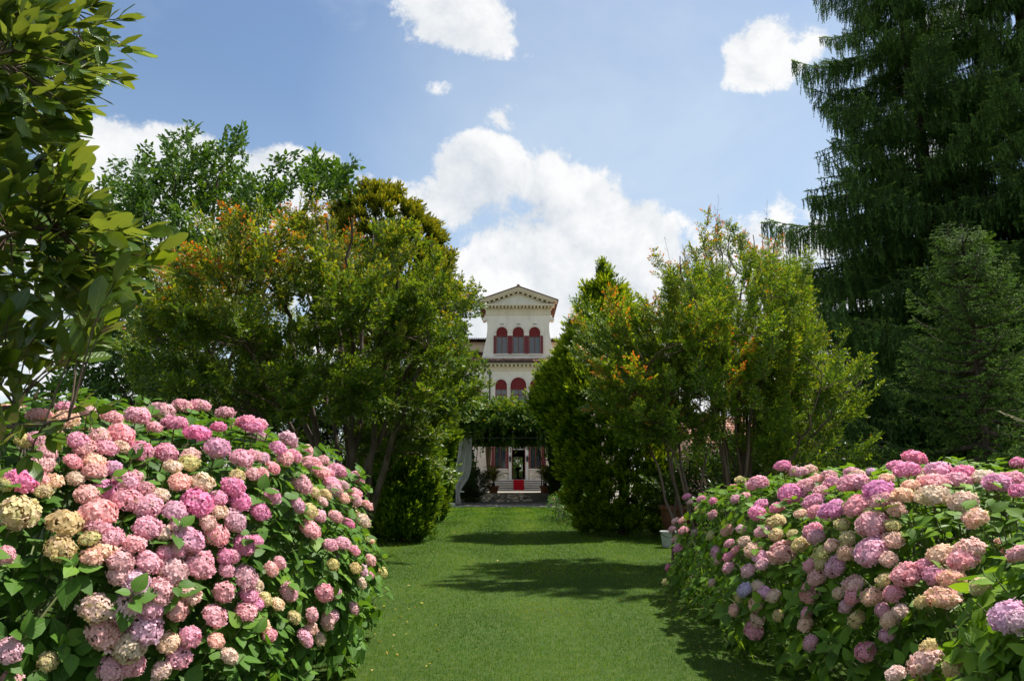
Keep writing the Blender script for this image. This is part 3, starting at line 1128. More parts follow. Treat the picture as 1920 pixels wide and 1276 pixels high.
# ------------------------------------------------------------------ far pink outbuildings
def outbuilding(name, label, x0, x1, y0, y1, h, ridge, wins):
    b = thing(name, label, 'building', ((x0 + x1) / 2, y0, 0))
    hw, dp = (x1 - x0) / 2, y1 - y0
    p = Poly()
    wall_row(p, -hw, hw, 0, h, 0, [(xc, 1.0, h * .35, h * .72, False) for xc in wins], .25)
    for s in (-1, 1):
        p.quad((s * hw, 0, 0), (s * hw, dp, 0), (s * hw, dp, h), (s * hw, 0, h))
        i = len(p.V)
        p.V += [(s * hw, 0, h), (s * hw, dp, h), (s * hw, dp / 2, ridge)]
        p.F.append((i, i + 1, i + 2))
    p.quad((-hw, dp, 0), (hw, dp, 0), (hw, dp, h), (-hw, dp, h))
    p.obj('wall', M_pinkwall, b)
    for xc in wins:
        w_ = Poly()
        for a, c in ((-.5, -.42), (.42, .5), (-.03, .03)):
            w_.box(xc + a, xc + c, .10, .16, h * .35, h * .72)
        w_.box(xc - .42, xc + .42, .10, .159, h * .35, h * .35 + .08).box(xc - .42, xc + .42, .10, .159, h * .72 - .08, h * .72 - .001)
        f = w_.obj('window', M_wood, b)
        Poly().box(xc - .45, xc + .45, .165, .18, h * .35, h * .72).obj('pane', M_glass, f)
        for s in (-1, 1):
            xa = xc + s * .76
            Poly().box(xa - .24, xa + .24, -.06, -.004, h * .35, h * .72).obj('shutter', M_red, f)
    t = tiles(-hw - .4, hw + .4, -.5, h - .05, dp / 2, ridge + .08)
    r = link('roof', t.mesh('roof', [M_tile], True), b)
    r['kind'] = 'stuff'
    Poly().quad((-hw - .4, dp / 2, ridge + .05), (hw + .4, dp / 2, ridge + .05), (hw + .4, dp + .5, h - .1), (-hw - .4, dp + .5, h - .1)).obj('roof_back', M_tile, b)
    return b


outbuilding('outbuilding', 'low pink outbuilding with tiled roof seen between the myrtle stems right of the villa', 11.5, 27, 47, 54, 3.2, 5.0, [-6, -3, 0, 3, 6])
outbuilding('outbuilding', 'low pink outbuilding with tiled roof behind the broad leaved tree at the left', -44, -24, 50, 57, 4.0, 6.2, [-7, -3.5, 0, 3.5, 7])

# ------------------------------------------------------------------ curtains, rods, pergola
PY0, PY1 = 34.4, 54.2
PXL, PXR = -2.95, 2.85
PH = 3.25
perg = thing('pergola', 'dark iron pergola under climbing vines between lawn and villa steps', 'pergola', (0, PY0, 0))
for k, y in enumerate((0.0, 5.0, 10.0, 15.0, 19.8)):
    for x in (PXL, PXR):
        Poly().box(x - .06, x + .06, y - .06, y + .06, 0, PH).box(x - .12, x + .12, y - .12, y + .12, 0.0, .10).obj('post', M_iron, perg)
    if k:
        Poly().box(PXL - .3, PXR + .3, y - .05, y + .05, PH + .001, PH + .12).obj('beam', M_iron, perg)
for x in np.linspace(PXL, PXR, 9):
    Poly().box(x - .03, x + .03, 1.8, 20.1, PH + .122, PH + .19).obj('slat', M_iron, perg)
rod = Poly()
rod.box(PXL - .2, PXR + .2, -.175, -.145, 3.02, 3.05).box(PXL - .02, PXL + .02, -.145, -.061, 3.0, 3.06).box(PXR - .02, PXR + .02, -.145, -.061, 3.0, 3.06)
rod.obj('curtain_rod', M_iron, perg)


def curtain(name, label, px_prof, Y, mat, folds, group=None, depth=.09):
    """px_prof: rows of (py, px_left, px_right) in the plane at distance Y"""
    rows = []
    ys = [r[0] for r in px_prof]
    pys = np.linspace(ys[0], ys[-1], 40)
    xl = np.interp(pys, ys, [r[1] for r in px_prof])
    xr = np.interp(pys, ys, [r[2] for r in px_prof])
    ker = np.ones(5) / 5
    xl[2:-2] = np.convolve(xl, ker, 'valid')
    xr[2:-2] = np.convolve(xr, ker, 'valid')
    nu = folds * 8 + 1
    V = []
    for i, py in enumerate(pys):
        a, b = at(xl[i], py, Y), at(xr[i], py, Y)
        wd = b[0] - a[0]
        for j in range(nu):
            u = j / (nu - 1)
            amp = depth * (0.35 + 0.65 * min(wd / .7, 1.2))
            ph = 2 * math.pi * folds * (u + .012 * math.sin(i * .21 + j))
            V.append((a[0] + wd * u + .01 * math.sin(ph * 2 + i * .1), Y + amp * .5 * math.sin(ph) + .02 * math.sin(i * .3 + u * 9), max(a[2], .02)))
    x0 = np.mean([v[0] for v in V])
    V = [(v[0] - x0, v[1] - Y, v[2]) for v in V]
    F = []
    for i in range(len(pys) - 1):
        for j in range(nu - 1):
            a = i * nu + j
            F.append((a, a + nu, a + nu + 1, a + 1))
    me = bpy.data.meshes.new(name)
    me.from_pydata(V, [], F)
    me.materials.append(mat)
    me.polygons.foreach_set('use_smooth', [True] * len(F))
    me.update()
    o = thing(name, label, 'curtain', (x0, Y, 0), group)
    c = link('cloth', me, o)
    s = c.modifiers.new('thick', 'SOLIDIFY')
    s.thickness = .006
    return o


c = curtain('curtain', 'white voile curtain gathered and tied low beside the lawn edge at the pergola mouth',
            [(820, 862, 884.5), (835, 860, 884.5), (860, 857, 884.5), (880, 855, 883), (895, 853.5, 879), (908, 852, 871), (916, 853, 865), (920, 855.5, 862), (925, 855.5, 862), (935, 855, 863.5), (945.5, 854.5, 865)], PY0 - .16, M_curtain, 9)
tb = at(858.8, 921, PY0 - .16)
Poly().cyl(0, 0, tb[2] - .03, tb[2] + .03, .11, .11, 12).obj('tieback', M_curtain, c)
curtain('curtain', 'white voile curtain half hidden by the conifer right of the pergola mouth',
        [(818, 1053, 1080), (840, 1054.5, 1082), (865, 1058, 1084), (890, 1063, 1083), (915, 1068, 1078), (945, 1068, 1079)], PY0 - .16, M_curtain, 9)
curtain('drape', 'beige drape hanging at the villa end of the pergola left of the palm', [(832, 909, 922), (860, 911, 921), (885, 913, 919), (915, 913, 919)], PY1 + .2, M_drape, 5)
curtain('drape', 'beige drape tied back at the villa end of the pergola right of the palm', [(832, 1022, 1036), (850, 1024, 1036), (875, 1030, 1037), (893, 1034, 1037.5), (917, 1033, 1038)], PY1 + .2, M_drape, 5)
# stone kerb by the left curtain
a, b = at(842, 945, 33.9), at(853, 945, 33.9)
k_ = Poly().box(-1.2, .30, -.12, .12, 0.0, .13).obj('kerb_block', M_stone, None, (float(b[0]) - .3, 34.0, .002), bevel=.02)
tag(k_, 'low pale stone kerb at the foot of the tied white curtain', 'kerb stone')

# ------------------------------------------------------------------ foliage building blocks
def rnd_dir(n):
    v = rng.normal(size=(n, 3))
    return norm(v)


T_SMALL = leaf_simple(.13, -.06, .45)
T_OVAL = leaf_full([(.18, .36), (.45, .5), (.75, .36)], .10, .12)
T_OVATE = leaf_full([(.12, .36), (.32, .5), (.6, .36), (.84, .14)], .14, .22)
T_LONG = leaf_full([(.14, .27), (.36, .48), (.62, .46), (.85, .22)], .12, .16, .02)
T_HY = leaf_full([(.10, .30), (.28, .50), (.52, .47), (.76, .26), (.9, .10)], .14, .24, .015)
T_DROOP = leaf_full([(.15, .38), (.42, .5), (.75, .28)], .12, .45)


def leafy_spray(name, mats, L=.55, n_side=10, leafL=.065, leafW=.032, gap=.030, tip=0.0, base_t=.25, spread=.2, seed=0, tmpl=None, side_len=.45, up=.15):
    """a twig along +X with side twigs in a loose fan, paired leaves along all of them"""
    r = np.random.default_rng(seed)
    t = Tri()
    axis = bez((0, 0, 0), (L * .35, 0, L * up * .2), (L * .7, r.normal(0, .04), L * up * .6), (L, r.normal(0, .06), L * up), 12)
    twigs = [(axis, 1.0)]
    for i in range(n_side):
        u = .12 + .82 * (i + r.random()) / n_side
        p = axis[int(u * 11)]
        a = (1 if i % 2 else -1) * R(r.uniform(28, 70))
        l = L * side_len * (1 - u * .55) * r.uniform(.7, 1.2)
        d = np.array((math.cos(a), math.sin(a), r.normal(.12, .38)))
        d = d / np.linalg.norm(d)
        q = bez(p, p + d * l * .4, p + d * l * .75 + (0, 0, .03 * l), p + d * l + (0, 0, l * r.normal(.08, .12)), 7)
        twigs.append((q, u))
    P, D, N, LL, TT = [], [], [], [], []
    for q, u in twigs:
        tube(t, q, np.linspace(.005, .002, len(q)), 3, 1)
        seg = np.linalg.norm(np.diff(q, axis=0), axis=1)
        cum = np.concatenate([[0], np.cumsum(seg)])
        tot = cum[-1]
        s = gap
        while s < tot:
            pt = np.array([np.interp(s, cum, q[:, k]) for k in range(3)])
            i = min(np.searchsorted(cum, s), len(q) - 1)
            tang = norm(q[i] - q[i - 1])
            sd = norm(np.cross(tang, (0, 0, 1)) + r.normal(0, .25, 3))
            for sg in (-1, 1):
                d = norm(tang * r.uniform(.25, .8) + sg * sd * .8 + r.normal(0, .22, 3))
                P.append(pt + d * .004)
                D.append(d)
                N.append(np.array((0, 0, 1)) + r.normal(0, .45, 3))
                LL.append(leafL * r.uniform(.65, 1.15) * (.75 + .25 * min(1, (tot - s) / .08)))
                TT.append(base_t + r.normal(0, spread * .6) + tip * (.35 * s / tot + .65 * (s / tot) ** 2) * r.uniform(.6, 1.1))
            s += gap * r.uniform(.8, 1.25)
        P.append(q[-1]); D.append(norm(q[-1] - q[-2])); N.append(np.array((0, 0, 1)) + r.normal(0, .4, 3)); LL.append(leafL); TT.append(base_t + tip)
    LL = np.array(LL)
    place_leaves(t, tmpl or T_SMALL, np.array(P), np.array(D), np.array(N), LL, LL * (leafW / leafL), np.clip(TT, 0, 1))
    return t.mesh(name, mats)


def fbm(p, f=1.0, o=(0, 0, 0)):
    return mnoise.noise(Vector((p[0] * f + o[0], p[1] * f + o[1], p[2] * f + o[2])))


def bake(tri, me, mt):
    V, F, M, T = CACHE[me.name]
    A = np.array(mt)
    tri.V.append(V @ A[:3, :3].T + A[:3, 3])
    tri.F.append(F + tri.nv)
    tri.M.append(M)
    tri.T.append(T)
    tri.U.append(np.zeros(len(V)))
    tri.W.append(np.zeros(len(V)))
    tri.nv += len(V)


def spread_points(n, sampler, dmin, tries=40000):
    """greedy blue-noise pick"""
    pts = []
    cell = {}
    k = 0
    while len(pts) < n and k < tries:
        k += 1
        p = sampler()
        if p is None:
            continue
        c = tuple(int(math.floor(v / dmin)) for v in p)
        ok = True
        for i in (-1, 0, 1):
            for j in (-1, 0, 1):
                for m in (-1, 0, 1):
                    for q in cell.get((c[0] + i, c[1] + j, c[2] + m), ()):
                        if (q[0] - p[0]) ** 2 + (q[1] - p[1]) ** 2 + (q[2] - p[2]) ** 2 < dmin * dmin:
                            ok = False
                            break
                    if not ok:
                        break
                if not ok:
                    break
            if not ok:
                break
        if ok:
            pts.append(np.asarray(p, float))
            cell.setdefault(c, []).append(p)
    return pts


def stem_curves(base, tops, r0, lean=.35, wob=.06):
    out_ = []
    for tp in tops:
        b = np.array(base) + np.append(rng.normal(0, r0, 2), 0)
        tp = np.array(tp, float)
        h = tp[2] - b[2]
        d = (tp - b)
        c1 = b + np.array((d[0] * lean * .5, d[1] * lean * .5, h * .38))
        c2 = b + np.array((d[0] * (lean + .35), d[1] * (lean + .35), h * .72))
        q = bez(b, c1, c2, tp, 16)
        q[2:-1, :2] += rng.normal(0, wob, (13, 2)) * np.linspace(.3, 1, 13)[:, None]
        out_.append(q)
    return out_


def connect(tri, stems, p, d, r1=.010, r0=.004, below=.35):
    """thin branch from the nearest stem to point p"""
    best, bd = None, 1e9
    for q in stems:
        dd = np.linalg.norm(q - p, axis=1) + np.where(q[:, 2] > p[2] - below * .5, .8, 0)
        i = int(np.argmin(dd))
        if dd[i] < bd:
            bd, best = dd[i], (q, i)
    q, i = best
    a = q[i]
    tang = norm(q[min(i + 1, len(q) - 1)] - q[max(i - 1, 0)])
    l = np.linalg.norm(p - a)
    pts = bez(a, a + tang * l * .35 + (p - a) * .12, p - np.asarray(d) * l * .3, p, 7)
    pts[1:-1] += rng.normal(0, .018 * l, (5, 3))
    tube(tri, pts, np.linspace(r1 * min(1.0, .4 + l * .5), r0, 7), 4, 0)


def multi_stem_tree(name, label, cat, base, tops, samp, n, dmin, sprays, orient, stem_r, mats, part, scale=(.8, 1.25), colour=None, bare=0, group=None, extra=0, edm=.2):
    root = thing(name, label, cat, base, group)
    b = np.array(base, float)
    stems = stem_curves((0, 0, 0), [np.array(t) - b for t in tops], .16)
    for q in stems:
        t = Tri()
        tube(t, q, stem_r * np.linspace(1, .25, len(q)) * rng.uniform(.75, 1.15), 7, 0)
        link('stem', t.mesh('stem', [mats[0]], True), root)
    pts = spread_points(n, samp, dmin)
    tw = Tri()
    for p in pts:
        pl = p - b
        d = orient(p)
        connect(tw, stems, pl, d)
        me = sprays(p)
        s = rng.uniform(*scale)
        up = norm(np.array((0, -.25, .9)) + rng.normal(0, .55, 3))
        if abs(np.dot(up, d)) > .95:
            up = norm(np.cross(d, (1, 0, 0)))
        link(part, me, root, mat=frame(pl - d * .2, d, up, s))
    if extra:
        fo = Tri()
        for p in spread_points(extra, samp, edm):
            pl = p - b
            d = orient(p)
            up = norm(np.array((0, -.25, .9)) + rng.normal(0, .6, 3))
            if abs(np.dot(up, d)) > .95:
                up = norm(np.cross(d, (1, 0, 0)))
            bake(fo, sprays(p), frame(pl - d * .35, d, up, rng.uniform(*scale)))
        o = link('inner_foliage', fo.mesh('inner_foliage', mats[2]), root)
        o['kind'] = 'stuff'
    for k in range(bare):
        p = pts[int(rng.integers(len(pts)))]
        if p[2] < b[2] + 4.2:
            continue
        pl = p - b
        q = bez(pl, pl + (0, 0, .3), pl + (rng.normal(0, .05), 0, .6), pl + (rng.normal(0, .1), rng.normal(0, .1), rng.uniform(.7, 1.05)), 6)
        tube(tw, q, np.linspace(.005, .002, 6), 3, 0)
        for j in range(7):
            a = q[2 + j % 4]
            d = norm(rng.normal(0, 1, 3) + (0, 0, 1.3))
            tube(tw, np.array([a, a + d * .05, a + d * .11]), .0022, 3, 0)
    o = link('twigs', tw.mesh('twigs', [mats[1]], True), root)
    o['kind'] = 'stuff'
    return root


# ------------------------------------------------------------------ crape myrtles
def pad_sampler(base, n_pads, gap, pr, th, ok=None):
    """foliage gathered in flat tiers with gaps between them"""
    pads = spread_points(n_pads, base, gap, 20000)
    sizes = [rng.uniform(.65, 1.25) for _ in pads]

    def f():
        i = int(rng.integers(len(pads)))
        a = rng.uniform(0, 6.28)
        r_ = math.sqrt(rng.random()) * pr * sizes[i]
        p = pads[i] + np.array((math.cos(a) * r_, math.sin(a) * r_, rng.normal(0, th) - .22 * r_ * r_ / pr))
        if ok and not ok(p):
            return None
        return p
    return f


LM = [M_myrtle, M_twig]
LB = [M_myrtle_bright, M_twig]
S_dark = [leafy_spray('spray_dark', LM, .62, 15, .072, .034, .028, .10, .22, .22, 100 + i, up=.1) for i in range(5)]
S_mid = [leafy_spray('spray_mid', LM, .62, 15, .072, .034, .028, .30, .30, .22, 110 + i) for i in range(5)]
S_orange = [leafy_spray('spray_orange', LM, .60, 13, .060, .029, .026, .55, .38, .24, 120 + i) for i in range(5)]
B_mid = [leafy_spray('spray_bright', LB, .62, 14, .062, .030, .026, .20, .28, .22, 130 + i, up=.2) for i in range(5)]
B_orange = [leafy_spray('spray_bright_orange', LB, .66, 13, .058, .028, .026, .55, .36, .24, 140 + i, side_len=.34, up=.2) for i in range(5)]


def pick(a):
    return a[int(rng.integers(len(a)))]


def ellipsoid_sampler(c, r, inner=.45, amp=.22, fq=.9, off=3.1, clump=-.28, zmin=0.0, cfq=.75):
    c, r = np.array(c, float), np.array(r, float)

    def f():
        d = rnd_dir(1)[0]
        k = (inner ** 3 + (1 - inner ** 3) * rng.random()) ** (1 / 3)
        k = k ** .8
        lump = 1 + amp * fbm(d * 1.9, fq, (off, off * 2, off)) * 2
        p = c + d * r * k * lump
        if p[2] < zmin:
            return None
        if fbm(p, cfq, (off, 1.3, 7.7)) < clump:
            return None
        return p
    return f


# left myrtle, wide rounded crown
LY = 13.4
cL = at(590, 640, LY)
rL = np.array((3.25, 2.5, 2.35))


def left_samp():
    e = ellipsoid_sampler(cL, rL, .42, .16, 1.0, 3.1, -.26, 1.35)

    def f():
        if rng.random() < .24:      # low skirts of the crown
            if rng.random() < .5:
                return at(rng.uniform(280, 580), rng.uniform(630, 752), LY + rng.uniform(-1.2, 1.2))
            return at(rng.uniform(690, 860), rng.uniform(690, 850), LY + rng.uniform(.2, 1.6))
        p = e()
        if p is None:
            return None
        x, y, _ = to_px(p)
        if y < 395 or x > 885 or x < 262:
            return None
        if x < 420 and y < 470 + (420 - x) * .4:
            return None
        if x > 600 and y < np.interp(x, [600, 640, 760, 820, 900], [430, 445, 450, 490, 590]):
            return None
        if y > 770 and x < 560:
            return None
        if y > 800 + (x - 700) * .25:
            return None
        return p
    return f


def left_ok(p):
    x, y, _ = to_px(p)
    return x < np.interp(y, [480, 540, 700, 760, 850], [842, 876, 868, 888, 865]) and y > np.interp(x, [262, 420, 600, 640, 760, 860], [560, 430, 415, 425, 445, 520])


def out_dir(c, upw=.35, noise_=.35):
    def f(p):
        d = norm(p - c)
        d = d * .9 + np.array((0, 0, upw)) + rng.normal(0, noise_, 3)
        return norm(d)
    return f


def left_spray(p):
    x, y, _ = to_px(p)
    h = (p[2] - (cL[2] - rL[2])) / (2 * rL[2])
    warm = (h - .63) * 1.45 + .75 * fbm(p, 1.1, (9, 2, 4)) + (.32 if x < 560 and y < 600 else 0)
    u = rng.random() * .35
    if warm + u > .78:
        return pick(S_orange)
    if warm + u > .15:
        return pick(S_mid)
    return pick(S_dark)


tops = [at(px, py, LY + dy) for px, py, dy in ((420, 520, .6), (500, 450, -.8), (560, 430, .9), (610, 400, 0), (660, 410, -1.0), (700, 440, 1.2), (760, 470, -.4), (830, 560, .4), (460, 640, -1.2), (800, 660, -1.3), (350, 600, 0))]
bL = at(655, 905, LY)
bL[2] = 0
multi_stem_tree('crape_myrtle', 'wide green and orange tinged myrtle tree behind the left hydrangeas', 'tree', bL, tops, pad_sampler(left_samp(), 95, .56, .58, .09, left_ok), 300, .23, left_spray, out_dir(cL + np.array((0, 0, -1.2)), .3, .38), .075, (M_bark, M_twig, LM), 'leafy_branch', (.85, 1.4), extra=340, edm=.15, group='multi stemmed crape myrtles')

# right myrtles: upright fan of slender stems
RY = 12.6
bR = at(1385, 905, RY + .5)
bR[2] = 0


def fan_samp(c, r, off, keep, clump):
    e = ellipsoid_sampler(c, r, .35, .25, 1.2, off, clump, .9, 1.0)

    def f():
        p = e()
        if p is None:
            return None
        x, y, _ = to_px(p)
        return p if keep(x, y) else None
    return f


cR = at(1395, 640, RY + .4)


def keepR(x, y):
    top = np.interp(x, [1180, 1230, 1290, 1350, 1440, 1500, 1520, 1560, 1650], [560, 480, 465, 440, 445, 500, 590, 620, 705])
    bot = np.interp(x, [1250, 1330, 1420, 1500, 1600, 1660], [640, 660, 730, 790, 830, 810])
    return top < y < bot + 60 and 1200 < x < 1645


def orientR(p):
    d = norm(p - (bR + np.array((0, 0, 1.6)))) * np.array((.85, .85, 1))
    return norm(d + np.array((0, 0, .35 + (.8 if p[2] > 4.3 else 0))) + rng.normal(0, .24, 3))


def sprayR(p):
    h = (p[2] - 3.0) / 3.0 + .3 * fbm(p, .9, (4, 2, 1))
    if h + rng.random() * .4 > .95:
        return pick(B_orange)
    return pick(B_mid) if rng.random() < .8 else pick(S_mid)


SPIRES = []
for k in range(46):
    px = rng.uniform(1205, 1640) if k < 36 else rng.uniform(1410, 1530)
    tp_ = np.interp(px, [1180, 1230, 1290, 1350, 1440, 1500, 1520, 1560, 1650], [540, 470, 452, 428, 432, 480, 575, 612, 700])
    py = tp_ + abs(rng.normal(0, 70)) + rng.uniform(0, 25)
    e_ = at(px, py, RY + .4 + rng.uniform(-1.3, 1.3))
    SPIRES.append((e_, norm(e_ - (bR + np.array((0, 0, .8)))), rng.uniform(1.2, 2.2)))
fan_ = fan_samp(cR, (2.55, 1.9, 2.3), 5.2, keepR, -.10)


def spire_samp():
    if rng.random() < .45:
        return fan_()
    e_, d_, l_ = SPIRES[int(rng.integers(len(SPIRES)))]
    s_ = rng.random() ** .8
    return e_ - d_ * s_ * l_ + rng.normal(0, .05 + .17 * s_, 3)


tops = [at(px, py, RY + .4 + dy) for px, py, dy in ((1250, 500, .4), (1275, 480, -.8), (1300, 470, -.5), (1325, 455, .2), (1345, 450, .6), (1368, 440, -.9), (1390, 450, -.2), (1412, 440, .4), (1430, 450, .8), (1452, 455, -.3), (1470, 480, -.6), (1500, 560, .3), (1535, 600, -.6), (1570, 640, -.3), (1620, 700, .5), (1540, 720, -1), (1590, 770, -.4), (1330, 560, -1.2))]
multi_stem_tree('crape_myrtle', 'upright myrtle with a fan of slender brown stems rising behind the right hydrangeas', 'tree', bR, tops,
                spire_samp, 290, .20, sprayR, orientR, .036, (M_bark_smooth, M_twig, LB), 'leafy_branch', (.65, 1.1), bare=46, extra=200, edm=.13, group='multi stemmed crape myrtles')

bS = at(1292, 930, RY - .4)
bS[2] = 0
cS = at(1225, 690, RY - .1)


def keepS(x, y):
    top = np.interp(x, [1090, 1130, 1180, 1240, 1330, 1380], [650, 590, 545, 560, 620, 700])
    bot = np.interp(x, [1090, 1150, 1250, 1330, 1380], [690, 760, 820, 830, 780])
    return top < y < bot and 1095 < x < 1380


def orientS(p):
    d = norm(p - (bS + np.array((0.2, 0, 2.0))))
    return norm(d + np.array((-.1, 0, .12)) + rng.normal(0, .3, 3))


tops = [at(px, py, RY + dy) for px, py, dy in ((1130, 640, .3), (1180, 580, -.5), (1230, 560, .4), (1290, 600, -.3), (1210, 700, -.9), (1345, 650, .2))]
multi_stem_tree('crape_myrtle', 'bright green myrtle on thin leaning stems between the tall conifer and the fan stemmed myrtle', 'tree', bS, tops,
                pad_sampler(fan_samp(cS, (1.4, 1.3, 1.5), 2.2, keepS, -.5), 34, .42, .42, .08), 170, .19, lambda p: pick(B_mid) if rng.random() < .85 else pick(B_orange), orientS, .030, (M_bark_smooth, M_twig, LB), 'leafy_branch', (.75, 1.2), extra=150, edm=.16, group='multi stemmed crape myrtles')

# ------------------------------------------------------------------ thuja conifers
def plume_mesh(name, mat, seed, n=46, L=.34):
    """upright fan bundle of flat scale sprays, paler at the tips"""
    r = np.random.default_rng(seed)
    t = Tri()
    P, D, N, LL, TT, WW = [], [], [], [], [], []
    for i in range(n):
        a = r.uniform(0, 2 * math.pi)
        tilt = r.uniform(.05, .75)
        d = np.array((math.cos(a) * math.sin(tilt), math.sin(a) * math.sin(tilt), math.cos(tilt)))
        base = d * L * r.uniform(.0, .35)
        l = L * r.uniform(.5, 1.0) * (1.05 - .35 * tilt)
        sd = norm(np.cross(d, r.normal(0, 1, 3)))
        for j in range(7):
            u = (j + .5) / 7
            dd = norm(d + sd * (.75 if j % 2 else -.75) * (1 - .4 * u) + r.normal(0, .16, 3))
            P.append(base + d * l * u * .8)
            D.append(dd)
            N.append(np.cross(d, sd) + r.normal(0, .3, 3))
            LL.append(l * (.36 - .14 * u) * r.uniform(.8, 1.2))
            TT.append(.12 + .6 * (np.linalg.norm(base) / L * .5 + u * .7) + r.normal(0, .10))
        P.append(base + d * l * .7); D.append(d); N.append(np.cross(d, sd)); LL.append(l * .34); TT.append(.85 + r.normal(0, .1))
    LL = np.array(LL)
    place_leaves(t, T_SMALL, np.array(P), np.array(D), np.array(N), LL, LL * .34, np.clip(TT, 0, 1))
    return t.mesh(name, [mat])


PL = [plume_mesh('plume', M_thuja, 200 + i) for i in range(5)]
PD = [plume_mesh('plume_deep', M_thuja_deep, 220 + i) for i in range(4)]
PG = [plume_mesh('plume_gold', M_thuja_gold, 210 + i) for i in range(5)]


def thuja(name, label, x, y, h, profile, plumes, off, group, n=300, dm=.26, lobes=.20, scale=(.8, 1.35), shift=((0, 0), (1, 0))):
    """profile: [(height fraction, radius)]"""
    root = thing(name, label, 'conifer', (x, y, 0), group)
    t = Tri()
    q = np.array([(0, 0, 0), (.05, 0, h * .3), (0, .05, h * .6), (0, 0, h * .93)])
    tube(t, q, np.array((.16, .12, .08, .02)), 7, 0)
    link('trunk', t.mesh('trunk', [M_bark], True), root)
    hf = [a for a, _ in profile]
    rf_ = [b for _, b in profile]
    zz_ = np.linspace(0.02, 1, 60)
    wts = np.interp(zz_, hf, rf_) + .12
    wts = wts / wts.sum()

    def lump(a, z):
        return 1 + lobes * 2 * mnoise.noise(Vector((math.cos(a) * 1.5 + off, math.sin(a) * 1.5, z * .75 + off))) + .10 * mnoise.noise(Vector((math.cos(a) * 5, math.sin(a) * 5 + off, z * 2.2)))

    def sampler(front):
        def f():
            u = rng.choice(zz_, p=wts) + rng.uniform(-.008, .008)
            a = rng.uniform(0, 2 * math.pi)
            if front and math.sin(a) > .35:
                return None
            if not front and math.sin(a) <= .35:
                return None
            z = max(u * h, .12)
            rr = np.interp(u, hf, rf_) * lump(a, z)
            return np.array((rr * math.cos(a), rr * math.sin(a), z))
        return f

    def sh(p):
        return p + np.array((np.interp(p[2] / h, [q_[0] for q_ in shift], [q_[1] for q_ in shift]), 0, 0))
    for p in spread_points(n, sampler(True), dm, 60000):
        o_ = norm(np.array((p[0], p[1], 0)) + 1e-6)
        d = norm(o_ * rng.uniform(.45, .95) + np.array((0, 0, rng.uniform(.5, 1.0))) + rng.normal(0, .14, 3))
        z = d
        xx = norm(np.cross((0, 1, 0.1), z))
        pp_ = sh(p - o_ * .14)
        link('foliage_plume', pick(plumes), root, mat=frame(pp_, xx, z, rng.uniform(*scale)))
    fo = Tri()
    for p in spread_points(n + 60, sampler(True), dm * .8, 40000):
        o_ = norm(np.array((p[0], p[1], 0)) + 1e-6)
        d = norm(o_ * rng.uniform(.45, .95) + np.array((0, 0, rng.uniform(.4, .9))) + rng.normal(0, .16, 3))
        bake(fo, pick(plumes), frame(sh(p - o_ * .26 - np.array((0, 0, .08 if p[2] > .2 else .02))), norm(np.cross((0, 1, 0.1), d)), d, rng.uniform(*scale)))
    # back of the crown and the darker inside, too small and too deep to pick apart
    t = fo
    P, D, N, L_, T_ = [], [], [], [], []
    back = spread_points(260, sampler(False), dm * 1.05, 40000)
    ins = []
    for k in range(900):
        u = rng.choice(zz_, p=wts)
        a = rng.uniform(0, 2 * math.pi)
        z = max(u * h, .06)
        rr = np.interp(u, hf, rf_) * lump(a, z) * rng.uniform(.45, .88)
        ins.append(np.array((rr * math.cos(a), rr * math.sin(a), z)))
    for p, k in [(p, 20) for p in back] + [(p, 9) for p in ins]:
        o_ = norm(np.array((p[0], p[1], 0)) + 1e-6)
        for j in range(k):
            d = norm(o_ * rng.uniform(.2, .9) + np.array((0, 0, 1)) + rng.normal(0, .4, 3))
            P.append(sh(p) + rng.normal(0, .07, 3)); D.append(d); N.append(rng.normal(0, 1, 3))
            L_.append(rng.uniform(.10, .2)); T_.append(np.clip(rng.normal(.45 if k == 20 else .25, .2), 0, 1))
    P = np.array(P)
    P[:, 2] = np.maximum(P[:, 2], .03)
    place_leaves(t, T_SMALL, P, np.array(D), np.array(N), np.array(L_), np.array(L_) * .4, np.array(T_))
    o = link('inner_foliage', t.mesh('inner_foliage', [plumes[0].materials[0]]), root)
    o['kind'] = 'stuff'
    return root


TY = 18.2
xr0, xr1 = at(1035, 950, TY)[0], at(1285, 950, TY)[0]
hR = at(1130, 490, TY + .3)[2]
def rows_profile(rows, Y, x0, h, pad):
    """outline of a crown: (py, left px, right px) seen at distance Y -> radius and middle by height"""
    pr, sf = [], []
    for py, l, r in rows:
        a, b = at(l, py, Y), at(r, py, Y)
        u = min(max(a[2] / h, 0), 1)
        pr.append((u, max((b[0] - a[0]) / 2 - pad, .05)))
        sf.append((u, (a[0] + b[0]) / 2 - x0))
    return sorted(pr), sorted(sf)


xc_ = float(at(1165, 800, TY + 1)[0])
prof_, shift_ = rows_profile([(490, 1126, 1136), (520, 1108, 1160), (560, 1078, 1195), (600, 1066, 1215), (640, 1044, 1232), (700, 1012, 1252), (760, 986, 1262), (800, 1008, 1270), (850, 1044, 1280), (950, 1046, 1286), (1003, 1062, 1280)], TY + 1.0, xc_, hR, .31)
thuja('conifer', 'tall bushy green conifer standing right of the lawn in front of the pergola', xc_, TY + 1.0, hR, prof_, PL, 1.7, 'tall conifers flanking the lawn', 300, .27, .16, (.85, 1.45), shift_)
